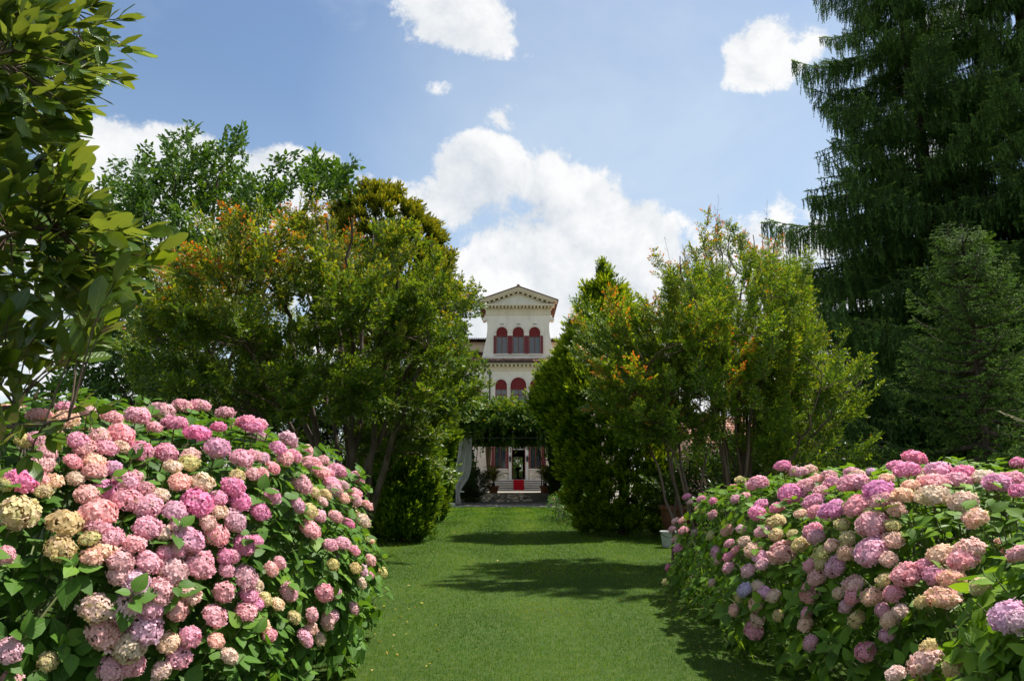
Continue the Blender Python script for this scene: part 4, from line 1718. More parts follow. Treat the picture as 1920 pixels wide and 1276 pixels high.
# a second narrower top of the same hedge of conifers, right behind
hL = at(705, 358, TY + 1)[2]
xg_ = float(at(725, 800, TY + 2.6)[0])
profg_, shiftg_ = rows_profile([(358, 690, 715), (372, 650, 765), (400, 620, 805), (450, 600, 842), (500, 600, 855), (600, 610, 855), (700, 625, 846), (800, 645, 828), (950, 655, 812), (985, 665, 800)], TY + 2.6, xg_, hL + .6, .33)
thuja('conifer', 'tallest golden tipped conifer rising behind the left myrtle', xg_, TY + 2.6, hL + .6, profg_, PG, 4.4, 'tall conifers flanking the lawn', 260, .30, .12, (.9, 1.5), shiftg_)
thuja('conifer', 'low rounded conifer with bright tips at the lawn edge under the left myrtle', at(752, 900, 17)[0], 17.2, 3.1,
      [(0, .62), (.1, .75), (.3, .82), (.55, .80), (.75, .7), (.9, .45), (1, .1)], PD, 6.1, 'low conifers at the lawn edge', 240, .21, .16, (.75, 1.25))
thuja('conifer', 'slim conifer between the low rounded conifer and the tied white curtain', at(808, 900, 23)[0], 23.5, 4.2,
      [(0, .35), (.1, .45), (.4, .55), (.7, .6), (.9, .4), (1, .1)], PD, 8.3, 'low conifers at the lawn edge', 150, .24, .16, (.8, 1.3))

# ------------------------------------------------------------------ spruces
def bough_mesh(name, mat, seed, L=4.2, hang=.55, pend=True, nl=.05, nw=.012, dens=1.0):
    r = np.random.default_rng(seed)
    t = Tri()
    n = 24
    u = np.linspace(0, 1, n)
    ax = np.stack([u * L, .10 * np.sin(u * 3 + r.uniform(0, 6)) * L * .3, -.16 * L * np.sin(u * 2.2) * .9 + .14 * L * u ** 3], 1)
    tube(t, ax, np.linspace(.045, .008, n), 5, 1)
    P, D, N, LL, TT = [], [], [], [], []

    def strand(q, tint0, tip):
        seg = np.linalg.norm(np.diff(q, axis=0), axis=1)
        cum = np.concatenate([[0], np.cumsum(seg)])
        tot = cum[-1]
        k = max(int(tot / (.017 / dens)), 3)
        for s in np.linspace(0, tot, k):
            pt = np.array([np.interp(s, cum, q[:, c]) for c in range(3)])
            i = min(max(np.searchsorted(cum, s), 1), len(q) - 1)
            tg = norm(q[i] - q[i - 1])
            for _ in range(2):
                d = norm(tg * .8 + r.normal(0, .55, 3))
                P.append(pt); D.append(d); N.append(r.normal(0, 1, 3))
                LL.append(nl * r.uniform(.7, 1.25)); TT.append(tint0 + tip * (s / tot) ** 3 + r.normal(0, .10))
        P.append(q[-1]); D.append(norm(q[-1] - q[-2])); N.append(r.normal(0, 1, 3)); LL.append(nl * 1.3); TT.append(tint0 + tip)
    strand(ax[6:], .4, .5)
    m = int(L / .115)
    for i in range(m):
        uu = .12 + .86 * i / m
        p = np.array([np.interp(uu, u, ax[:, c]) for c in range(3)])
        sg = 1 if i % 2 else -1
        l = (.22 + .85 * math.sin(math.pi * min(1, uu * .85 + .08)) ** .8) * r.uniform(.6, 1.1) * (L / 4.2) ** .7
        if not pend:
            l *= .8
        a = R(r.uniform(38, 68))
        d = np.array((math.cos(a), sg * math.sin(a), r.normal(-.10, .14)))
        q = bez(p, p + d * l * .4, p + d * l * .75 - (0, 0, .06 * l), p + d * l + (0, 0, (.05 if not pend else -.02) * l), 6)
        tube(t, q, np.linspace(.010, .004, 6), 3, 1)
        strand(q, .45, .5)
        if pend:
            for s in np.arange(.10, l, .08):
                a_ = q[min(int(s / l * 5.0), 5)] * (1) + 0
                f = s / l * 5.0
                i0 = min(int(f), 4)
                a_ = q[i0] + (q[i0 + 1] - q[i0]) * (f - i0)
                hl = hang * r.uniform(.35, 1.25) * (.6 + .4 * math.sin(math.pi * uu))
                b_ = a_ + np.array((r.normal(.02, .05), r.normal(0, .05), -hl))
                strand(np.array([a_, (a_ + b_) / 2 + r.normal(0, .012, 3), b_]), .22, .28)
        else:
            for s in np.arange(.08, l, .10):
                f = s / l * 5.0
                i0 = min(int(f), 4)
                a_ = q[i0] + (q[i0 + 1] - q[i0]) * (f - i0)
                sl = .26 * r.uniform(.6, 1.2) * (1 - .5 * s / l)
                sd2 = np.array((d[0] * .7 - d[1] * .6 * (1 if r.random() < .5 else -1), d[1] * .7 + d[0] * .6 * (1 if r.random() < .5 else -1), r.normal(-.12, .22)))
                strand(np.array([a_, a_ + sd2 * sl * .5, a_ + sd2 * sl + (0, 0, -.02)]), .45, .55)
    LL = np.array(LL)
    P = np.array(P)
    place_leaves(t, (np.array([(0, .5, 0), (0, -.5, 0), (1, 0, 0)]), np.array([(0, 1, 2)])), P, np.array(D), np.array(N), LL, np.full(len(LL), nw), np.clip(TT, 0, 1))
    return t.mesh(name, [mat, M_bark])


BO = [bough_mesh('bough_long', M_spruce, 300 + i, 4.2, .62, True, .07, .026, .85) for i in range(4)]
BY = [bough_mesh('bough_young', M_spruce_young, 310 + i, 2.0, .3, False, .055, .018, .9) for i in range(4)]


def spruce(name, label, x, y, h, lenf, boughs, bl, dz, per, z0, droop, trunk_r, group, sc=None, zmax=99, lean=(0, 0), front_only=0, lv=(.72, 1.15)):
    root = thing(name, label, 'spruce', (x, y, 0), group)
    t = Tri()
    zs = np.linspace(0, h, 12)
    tube(t, np.stack([zs / h * lean[0], zs / h * lean[1], zs], 1), trunk_r * (1 - zs / h) ** .8 + .015, 10, 0)
    link('trunk', t.mesh('trunk', [M_bark], True), root)
    z = z0
    k = 0
    while z < min(h - .3, zmax):
        L = lenf(z / h)
        for j in range(per):
            a = k * 2.39996 + j * 2 * math.pi / per + rng.normal(0, .22)
            if math.sin(a) > front_only and rng.random() < .45 and front_only:
                continue
            l = L * rng.uniform(*lv)
            d = np.array((math.cos(a), math.sin(a), droop(z / h) + rng.normal(0, .08)))
            p = np.array((z / h * lean[0], z / h * lean[1], z + rng.uniform(-.28, .28) * dz))
            s = l / bl
            sv = (s, max(s, .75) * rng.uniform(.9, 1.15), max(s, .75))
            link('bough', pick(boughs), root, mat=frame(p, d, np.array((0, 0, 1.0)) + rng.normal(0, .08, 3), sv))
        k += 1
        z += dz * rng.uniform(.85, 1.15)
    return root


SX = float(at(1765, 420, 25)[0])
spruce('spruce', 'tall dark weeping spruce with its trunk showing against the sky', SX, 25, 27, lambda f: 8.9 * (1 - f) ** 1.0 + .2, BO, 4.2, .78, 6, 1.2,
       lambda f: -.22 + .42 * f, .36, 'old spruces at the right', lean=(-.9, 0), zmax=24, lv=(.55, 1.15))
S2 = float(at(2010, 420, 21.5)[0])
spruce('spruce', 'dark spruce cut by the right edge, partly in front of the tall weeping spruce', S2, 22.5, 25, lambda f: 5.2 * (1 - f) ** .75 + .3, BO, 4.2, .8, 5, 3.0,
       lambda f: -.2 + .42 * f, .32, 'old spruces at the right', zmax=22, lv=(.55, 1.15))
SY_ = float(at(1850, 700, 15.5)[0])
spruce('spruce', 'short young spruce with paler bristly twigs in front of the tall dark spruces', SY_, 15.8, 7.0, lambda f: 2.3 * (1 - f) ** .75 + .15, BY, 2.0, .25, 6, .45,
       lambda f: -.16 + .75 * f, .10, 'young spruces', lv=(.5, 1.3))

# ------------------------------------------------------------------ broad-leaved tree at the left, behind
BL = [leafy_spray('broad_spray', [M_bigleaf, M_twig], .85, 8, .155, .085, .085, .15, .42, .3, 400 + i, T_DROOP, .5, -.05) for i in range(6)]
QY = 21.0
bQ = at(330, 905, QY)
bQ[2] = 0
lobes = [(330, 300, 62, 48), (410, 330, 85, 60), (260, 365, 75, 60), (470, 390, 85, 50), (340, 410, 110, 55), (230, 450, 70, 60), (590, 345, 72, 42), (545, 320, 22, 22), (640, 370, 40, 30),
         (240, 590, 90, 70), (200, 670, 75, 60), (320, 520, 130, 80), (290, 690, 110, 70), (140, 735, 90, 22), (420, 480, 110, 60), (235, 740, 90, 35), (360, 620, 120, 90)]
wl = np.array([a[2] * a[3] for a in lobes], float)
wl /= wl.sum()


def broad_samp():
    a = lobes[int(rng.choice(len(lobes), p=wl))]
    d = rnd_dir(1)[0] * rng.random() ** .4
    Y = QY + d[1] * (1.6 + a[2] / 90)
    return at(a[0] + d[0] * a[2], a[1] + d[2] * a[3], Y)


cQ = at(360, 620, QY)
tops = [at(a[0], a[1], QY + rng.normal(0, .8)) for a in lobes if a[2] > 60]
multi_stem_tree('broad_leaved_tree', 'open dark green broad leaved tree with gaps of sky at the left', 'tree', bQ, tops, broad_samp, 300, .36,
                lambda p: pick(BL), out_dir(cQ, .25, .4), .13, (M_bark, M_bark, [M_bigleaf, M_twig]), 'leafy_branch', (.8, 1.25), extra=130, edm=.26)

# ------------------------------------------------------------------ background shrubs closing the garden
SH = [leafy_spray('shrub_spray', [M_shrub, M_twig], .7, 12, .10, .042, .045, .25, .35, .3, 420 + i, T_SMALL, .5, .2) for i in range(5)]


def shrub(name, label, x, y, rx, ry, h, n, meshes=SH, cat='shrub', group='shrubs closing the back of the garden', sc=(.8, 1.3), part='leafy_branch', dm=.26):
    root = thing(name, label, cat, (x, y, 0), group)
    off = x * .37 + y

    def f():
        d = rnd_dir(1)[0]
        if d[1] > .55:
            return None
        k = rng.uniform(.72, 1.0) * (1 + .35 * fbm(d * 1.6, 1.0, (off, 0, off)))
        p = np.array((d[0] * rx, d[1] * ry, h * .5 + d[2] * h * .5)) * np.array((k, k, 1))
        p[2] = h * .45 + d[2] * h * .55 * k
        return p if p[2] > .08 else None
    t = Tri()
    for j in range(7):
        tp = np.array((rng.normal(0, rx * .4), rng.normal(0, ry * .4), h * rng.uniform(.6, .85)))
        b = np.append(rng.normal(0, .12, 2), 0)
        tube(t, bez(b, b + (0, 0, h * .3), tp - (0, 0, h * .2), tp, 7), np.linspace(.03, .008, 7), 5, 0)
    link('stems', t.mesh('stems', [M_twig], True), root)['kind'] = 'stuff'
    for p in spread_points(n, f, dm, 20000):
        d = norm(np.array((p[0] / rx, p[1] / ry, (p[2] - h * .35) / h * 1.4)) + rng.normal(0, .3, 3) + (0, 0, .2))
        up = norm(np.array((0, 0, 1.0)) + rng.normal(0, .4, 3))
        if abs(np.dot(up, d)) > .94:
            up = norm(np.cross(d, (1, .2, 0)))
        link(part, pick(meshes), root, mat=frame(p - d * .35, d, up, rng.uniform(*sc)))
    return root


for (px, Y, rx, ry, h, n, lb) in (
        (470, 17.5, 1.6, 1.0, 4.2, 150, 'dark evergreen shrub behind the left myrtle trunks, nearest the broad leaved tree'),
        (585, 18.2, 1.6, 1.0, 4.2, 150, 'dark evergreen shrub between the left myrtle trunks and the golden conifer'),
        (380, 19.5, 1.8, 1.0, 3.8, 130, 'dark evergreen shrub under the broad leaved tree beyond the left hydrangeas'),
        (668, 19.2, 1.3, .9, 3.8, 130, 'dark evergreen shrub behind the left myrtle trunks, nearest the low rounded conifer'),
        (1330, 17.5, 1.2, .9, 1.9, 70, 'dark glossy shrub behind the thin leaning myrtle stems'),
        (1480, 16.0, 1.5, 1.0, 2.4, 100, 'green shrub behind the fan stemmed myrtle at the right'),
        (1600, 17.5, 1.5, 1.0, 1.7, 70, 'dark shrub in the shade below the tall weeping spruce')):
    shrub('shrub', lb, float(at(px, 850, Y)[0]), Y, rx, ry, h, n)

# ------------------------------------------------------------------ vine over the pergola
VS = [leafy_spray('vine_spray', [M_vine, M_twig], .6, 9, .095, .075, .05, .25, .40, .3, 440 + i, T_SMALL, .45, .05) for i in range(5)]
VH = []
for i in range(3):
    r_ = np.random.default_rng(460 + i)
    t = Tri()
    q = np.array([(0, 0, 0), (.05, .02, -.3), (-.03, .03, -.65), (.03, 0, -1.0)])
    q = bez(q[0], q[1], q[2], q[3], 14)
    tube(t, q, .006, 3, 1)
    k = 42
    s = r_.random(k)
    P = np.stack([np.interp(s, np.linspace(0, 1, 14), q[:, c]) for c in range(3)], 1)
    D = norm(r_.normal(0, 1, (k, 3)) * (1, 1, .3) + (0, 0, -.7))
    place_leaves(t, T_SMALL, P, D, r_.normal(0, 1, (k, 3)), r_.uniform(.06, .11, k), r_.uniform(.05, .08, k), np.clip(r_.normal(.45, .22, k), 0, 1))
    VH.append(t.mesh('vine_strand', [M_vine, M_twig]))
vine = thing('climbing_vine', 'thick leafy vine roofing the pergola with strands hanging over its dark mouth', 'vine', (0, PY0, 0))
PT_ = at(955, 752, PY0)[2]


def vine_samp():
    k = rng.random()
    if k < .42:      # top
        return np.array((rng.uniform(-3.6, 3.4), rng.uniform(-.5, 4.0), rng.uniform(PT_ - .8, PT_ - .12)))
    if k < .72:      # front face
        return np.array((rng.uniform(-3.6, 3.4), rng.uniform(-.75, -.15), rng.uniform(PT_ - 1.0, PT_ - .3)))
    if k < .86:
        return np.array((rng.uniform(-3.6, 3.4), rng.uniform(0, 20), rng.uniform(3.5, 3.9)))
    s = -1 if rng.random() < .5 else 1
    return np.array((s * rng.uniform(2.75, 3.5) - .05, rng.uniform(.2, 19.5), rng.uniform(.2, 3.4)))


for p in spread_points(270, vine_samp, .36, 30000):
    d = norm(np.array((rng.normal(0, .5), -.55 if p[1] < .2 else rng.normal(0, .6), .35 if p[2] > 4 else -.3)) + rng.normal(0, .3, 3))
    up = norm(np.array((0, -.2, 1.0)) + rng.normal(0, .4, 3))
    link('leafy_branch', pick(VS), vine, mat=frame(p - d * .3, d, up, rng.uniform(1.0, 1.7)))
for px, Y0, z0, s in ((945, -.35, 4.05, 1.25), (963, -.45, 4.0, 1.35), (920, -.4, 3.9, 1.1), (1013, -.4, 3.7, 1.2), (1022, -.3, 3.6, 1.5), (1008, -.4, 3.5, 1.0), (893, -.35, 3.8, 1.3), (880, -.5, 3.6, .9),
                      (905, -.3, 3.6, 1.2), (1035, -.35, 3.7, 1.4), (870, -.45, 3.3, .8), (985, -.4, 4.0, .9)):
    link('hanging_strand', pick(VH), vine, mat=frame((at(px, 780, PY0)[0], Y0, z0), (math.cos(px), math.sin(px), 0), (0, 0, 1), s))
for k in range(16):      # longer strands at both sides of the mouth
    s_ = -1 if k % 2 else 1
    x = s_ * rng.uniform(1.7, 2.7)
    link('hanging_strand', pick(VH), vine, mat=frame((x, rng.uniform(-.4, 1.5), 4.1), (math.cos(k), math.sin(k), 0), (0, 0, 1), (1.2, 1.2, rng.uniform(.9, 1.5))))
for k in range(34):      # fringe at the villa end
    x = rng.uniform(-2.3, 2.4)
    link('hanging_strand', pick(VH), vine, mat=frame((x, 19.8 + rng.normal(0, .15), 3.5), (math.cos(k), math.sin(k), 0), (0, 0, 1), (1, 1, rng.uniform(.35, .75) + (.5 if abs(x) > 1.7 else 0))))
t = Tri()             # the dense tangle inside the roof and up the posts
for (n_, f) in ((13000, lambda: (rng.uniform(-3.7, 3.9), rng.uniform(1.6, 20), rng.uniform(3.42, 4.2))),
                (2600, lambda: (rng.uniform(-3.7, 3.5), rng.uniform(-.2, 4.6), rng.uniform(PT_ - 1.1, PT_ - .25))),
                (2600, lambda: (rng.uniform(-3.7, 3.5), rng.uniform(2.0, 4.5), rng.uniform(2.95, PT_ - .3))),
                (2300, lambda: (-rng.uniform(2.75, 3.7), rng.uniform(.3, 19.8), rng.uniform(.05, 3.5))),
                (5500, lambda: (rng.uniform(2.65, 3.9), rng.uniform(.3, 19.8), rng.uniform(.05, 3.5)))):
    P = np.array([f() for _ in range(n_)])
    place_leaves(t, T_SMALL, P, rnd_dir(n_), rnd_dir(n_), rng.uniform(.26, .46, n_), rng.uniform(.22, .36, n_), np.clip(rng.normal(.25, .18, n_), 0, 1))
o = link('inner_foliage', t.mesh('inner_foliage', [M_vine]), vine)
o['kind'] = 'stuff'
t = Tri()
for x, y in ((-3.0, .1), (2.95, .1), (-3.0, 4.5), (2.9, 4.5), (-3.05, 8.9), (2.95, 8.9), (2.3, 19.6), (-2.6, 19.7)):
    for k in range(3):
        q = bez((x + rng.normal(0, .15), y, 0), (x + rng.normal(0, .2), y + .1, 1.2), (x + rng.normal(0, .2), y - .1, 2.3), (x + rng.normal(0, .4), y, 3.6), 10)
        tube(t, q, np.linspace(.05, .025, 10), 6, 0)
link('vine_stems', t.mesh('vine_stems', [M_bark], True), vine)['kind'] = 'stuff'

# ------------------------------------------------------------------ palms in pots, shrubs inside the pergola
def frond_mesh(seed, L=1.1):
    r_ = np.random.default_rng(seed)
    t = Tri()
    q = bez((0, 0, 0), (L * .35, 0, L * .32), (L * .75, 0, L * .38), (L, 0, L * .05), 14)
    tube(t, q, np.linspace(.012, .004, 14), 4, 0, .6)
    s = np.linspace(.12, 1, 34)
    P = np.stack([np.interp(s, np.linspace(0, 1, 14), q[:, c]) for c in range(3)], 1)
    for sg in (-1, 1):
        D = np.stack([np.full(34, .6), sg * np.full(34, .85), np.full(34, -.12)], 1) + r_.normal(0, .08, (34, 3))
        l = .24 * np.sin(np.pi * np.clip(s * .9 + .08, 0, 1)) ** .6 + .04
        place_leaves(t, T_SMALL, P, D, np.tile((0, 0, 1.0), (34, 1)), l, np.full(34, .03), np.clip(r_.normal(.5, .15, 34) + .35 * (seed % 3 == 0), 0, 1))
    return t.mesh('frond', [M_frond])


FR = [frond_mesh(480 + i) for i in range(4)]
POT = [(.20, 0), (.24, .02), (.33, .34), (.37, .35), (.37, .42), (.33, .42), (.31, .36), (.02, .35)]


def palm(name, label, x, y, s, n, pot_m, lift=.36):
    root = thing(name, label, 'potted palm', (x, y, .004), 'potted palms flanking the villa steps')
    Poly().lathe([(r_ * s, z * s) for r_, z in POT], 20).obj('pot', pot_m, root, smooth=False)
    t = Tri()
    tube(t, np.array([(0, 0, lift * s * .9), (0, 0, lift * s + .2), (0, 0, lift * s + .32)]), np.array((.10, .11, .06)), 8, 0)
    link('stem', t.mesh('stem', [M_bark]), root)
    for k in range(n):
        a = k * 2.39996
        el = R(8 + 58 * (k / n))
        d = np.array((math.cos(a) * math.cos(el), math.sin(a) * math.cos(el), math.sin(el)))
        link('frond', FR[k % 4], root, mat=frame((0, 0, lift * s + .28), d, (0, 0, 1.0), rng.uniform(.8, 1.15) * s))


pR = at(1026, 918, 50)
palm('potted_palm', 'feathery palm in a terracotta pot right of the villa steps', float(pR[0]), 52.5, 1.15, 22, M_terracotta)
palm('potted_palm', 'feathery palm left of the villa steps with its pot behind a dark bush', float(at(925, 918, 52)[0]), 52.5, 1.1, 22, M_terracotta)
for (px, Y, rx, ry, h, n, lb) in ((896, 44, .7, .7, 1.5, 50, 'dark round bush inside the pergola in front of the left palm'),
                                  (880, 38, .5, .8, 1.0, 40, 'dark low bush just behind the tied white curtain'),
                                  (1048, 40, .55, 1.2, 1.5, 50, 'leafy bush inside the right side of the pergola'),
                                  (836, 35.5, .7, .8, 2.6, 70, 'green bush filling the gap left of the tied white curtain')):
    shrub('bush', lb, float(at(px, 900, Y)[0]), Y, rx, ry, h, n, cat='bush', group='bushes inside the pergola', sc=(.6, 1.0), dm=.2)

# ------------------------------------------------------------------ pots by the right conifer, grass stalk
t_ = thing('bucket', 'pale grey zinc bucket on the grass at the far end of the right hydrangeas', 'bucket', (float(at(1255, 1003, 17)[0]), 17.0, .01))
t_.location = (float(at(1256, 1003, 15.9)[0]), 15.9, .01)
Poly().lathe([(.15, 0), (.16, .01), (.195, .30), (.21, .305), (.21, .33), (.19, .335), (.18, .30), (.145, .03)], 20).obj('body', M_zinc, t_, smooth=False)
t = Tri()
a = np.linspace(0, math.pi, 14)
tube(t, np.stack([.205 * np.cos(a), -.02 - .16 * np.sin(a), .31 - .10 * np.sin(a)], 1), .006, 5, 0)
link('handle', t.mesh('handle', [M_iron]), t_)
t_ = thing('urn_pot', 'big dark red clay pot in the shade behind the zinc bucket', 'pot', (float(at(1282, 985, 17)[0]), 17.2, .01))
Poly().lathe([(.26, 0), (.28, .02), (.44, .45), (.47, .70), (.52, .71), (.52, .80), (.46, .80), (.43, .70), (.02, .66)], 24).obj('body', M_darkpot, t_, smooth=False)
Poly().cyl(0, 0, .60, .70, .42, .42, 20).obj('soil', M_soil, t_)

# garden beyond the hall
shrub('garden_tree', 'round clipped green tree in the garden seen through the open villa door', VX + .1, 82, 1.5, 1.4, 3.6, 170, cat='tree', group=None, sc=(1.2, 1.8), dm=.3)
for (x, y, rx, h) in ((-6, 100, 6, 6), (4, 102, 6, 7)):
    shrub('garden_bush', 'leafy garden bush far behind the villa, %s of the door axis' % ('left' if x < 0 else 'right'), x, y, rx, 3, h, 110, cat='bush', group='bushes behind the villa', sc=(3, 4), dm=.8)

# ------------------------------------------------------------------ hydrangeas
def head_mesh(name, seed, n=110, young=0.0):
    """mophead of four-petalled florets on a flattened ball of radius 1"""
    r_ = np.random.default_rng(seed)
    t = Tri()
    k = np.arange(n) + .5
    ph = np.arccos(1 - 1.62 * k / n)
    th = math.pi * (1 + 5 ** .5) * k
    C = np.stack([np.cos(th) * np.sin(ph), np.sin(th) * np.sin(ph), np.cos(ph)], 1)
    C = norm(C + r_.normal(0, .07, C.shape))
    rad = .82 + r_.normal(0, .055, n)
    # uneven outline, a little flattened
    lob = np.array([.10 * mnoise.noise(Vector(tuple(c * 1.6 + seed))) for c in C])
    rad = rad + lob
    squash = np.array((1.06, 1.06, .80 - .05 * (seed % 3)))
    tv = []
    for i in range(n):
        c = C[i]
        p = c * rad[i] * squash
        nrm = norm(c + r_.normal(0, .28, 3))
        a = norm(np.cross(nrm, r_.normal(0, 1, 3)))
        b = np.cross(nrm, a)
        s = r_.uniform(.185, .275)
        young_i = np.clip(young + .35 * (C[i, 2] < -.1) + r_.normal(0, .22) + .25 * mnoise.noise(Vector(tuple(c * 2.3 + seed * 2))), 0, 1)
        for q in range(4):
            an = q * math.pi / 2 + r_.normal(0, .10)
            d = a * math.cos(an) + b * math.sin(an)
            e = -a * math.sin(an) + b * math.cos(an)
            cup = r_.normal(.10, .09)
            V = np.array([p, p + d * s * .42 + e * s * .42 + nrm * s * cup * .5, p + d * s * .95 + e * s * .30 + nrm * s * cup * 1.2, p + d * s * 1.04 - e * s * .02 + nrm * s * (cup * 1.1 - .06),
                          p + d * s * .95 - e * s * .30 + nrm * s * cup * 1.2, p + d * s * .42 - e * s * .42 + nrm * s * cup * .5])
            t.add(V, [(0, 5, 1), (1, 5, 4), (1, 4, 2), (2, 4, 3)], 0, young_i, np.array((0, .5, 1, 1, 1, .5)), np.array((.0, .55, 1, 1, 1, .55)))
    # flower stalk and pedicels
    tube(t, np.array([(0, 0, -1.5), (0, 0, -.3), (0, 0, .1)]), .05, 5, 1)
    for i in range(0, n, 3):
        tube(t, np.array([(0, 0, -.25), C[i] * rad[i] * squash * .95]), .018, 3, 1)
    # short pale inner core so that gaps show bracts, not sky
    ic = rnd_dir(60)
    place_leaves(t, T_SMALL, ic * .5 * squash, norm(np.cross(ic, r_.normal(0, 1, (60, 3)))), ic, .45, .4, .75)
    return t.mesh(name, [M_petal, M_pedicel])


HEADS = [head_mesh('flower_head', 500 + i) for i in range(5)]
HEADS_C = [head_mesh('flower_head_cream', 520 + i, 110, .35) for i in range(4)]
HEADS_Y = [head_mesh('flower_head_young', 540 + i, 90, .72) for i in range(3)]
PCOL = {'p': (.80, .45, .50), 'd': (.80, .34, .50), 'l': (.83, .53, .63), 'c': (.85, .60, .50), 'y': (.72, .64, .30), 'v': (.66, .50, .70)}


class Mound:
    def __init__(self, c, r, p, rot=0.0, lump=.12, off=0.0, f=1.7):
        self.c, self.r, self.p, self.lump, self.off, self.f = np.array(c, float), np.array(r, float), p, lump, off, f
        self.cr, self.sr = math.cos(rot), math.sin(rot)

    def loc(self, w_):
        d = np.asarray(w_) - self.c
        return np.array((d[0] * self.cr + d[1] * self.sr, -d[0] * self.sr + d[1] * self.cr, d[2]))

    def wor(self, l):
        return self.c + np.array((l[0] * self.cr - l[1] * self.sr, l[0] * self.sr + l[1] * self.cr, l[2]))

    def lumpf(self, q):
        q = q * self.r
        return 1 + self.lump * 1.6 * mnoise.noise(Vector((q[0] * self.f * .6 + self.off, q[1] * self.f * .6, q[2] * self.f * .6)))

    def g(self, w_):
        q = self.loc(w_) / self.r
        s = (np.abs(q) ** self.p).sum() ** (1 / self.p)
        return s / self.lumpf(q / max(s, 1e-6))

    def surf(self, d, k=1.0):
        s = (np.abs(d / 1.0) ** self.p).sum() ** (1 / self.p)
        q = d / s
        return self.wor(q * self.r * self.lumpf(q) * k)

    def normal(self, w_):
        e = .06
        g0 = self.g(w_)
        return norm(np.array([self.g(np.asarray(w_) + np.eye(3)[i] * e) - g0 for i in range(3)]))


def hit(m, px, py):
    d = ray(px, py)
    d = d / np.linalg.norm(d)
    o_ = np.array((0, 0, EYE))
    best, bt = 9, 0
    prev = 9
    for t_ in np.arange(1.6, 14, .04):
        g = m.g(o_ + d * t_)
        if g < 1.0:
            return o_ + d * t_, t_
        if g < best - 1e-4:
            best, bt = g, t_
    return (o_ + d * bt, bt) if best < 1.35 else (None, 0)


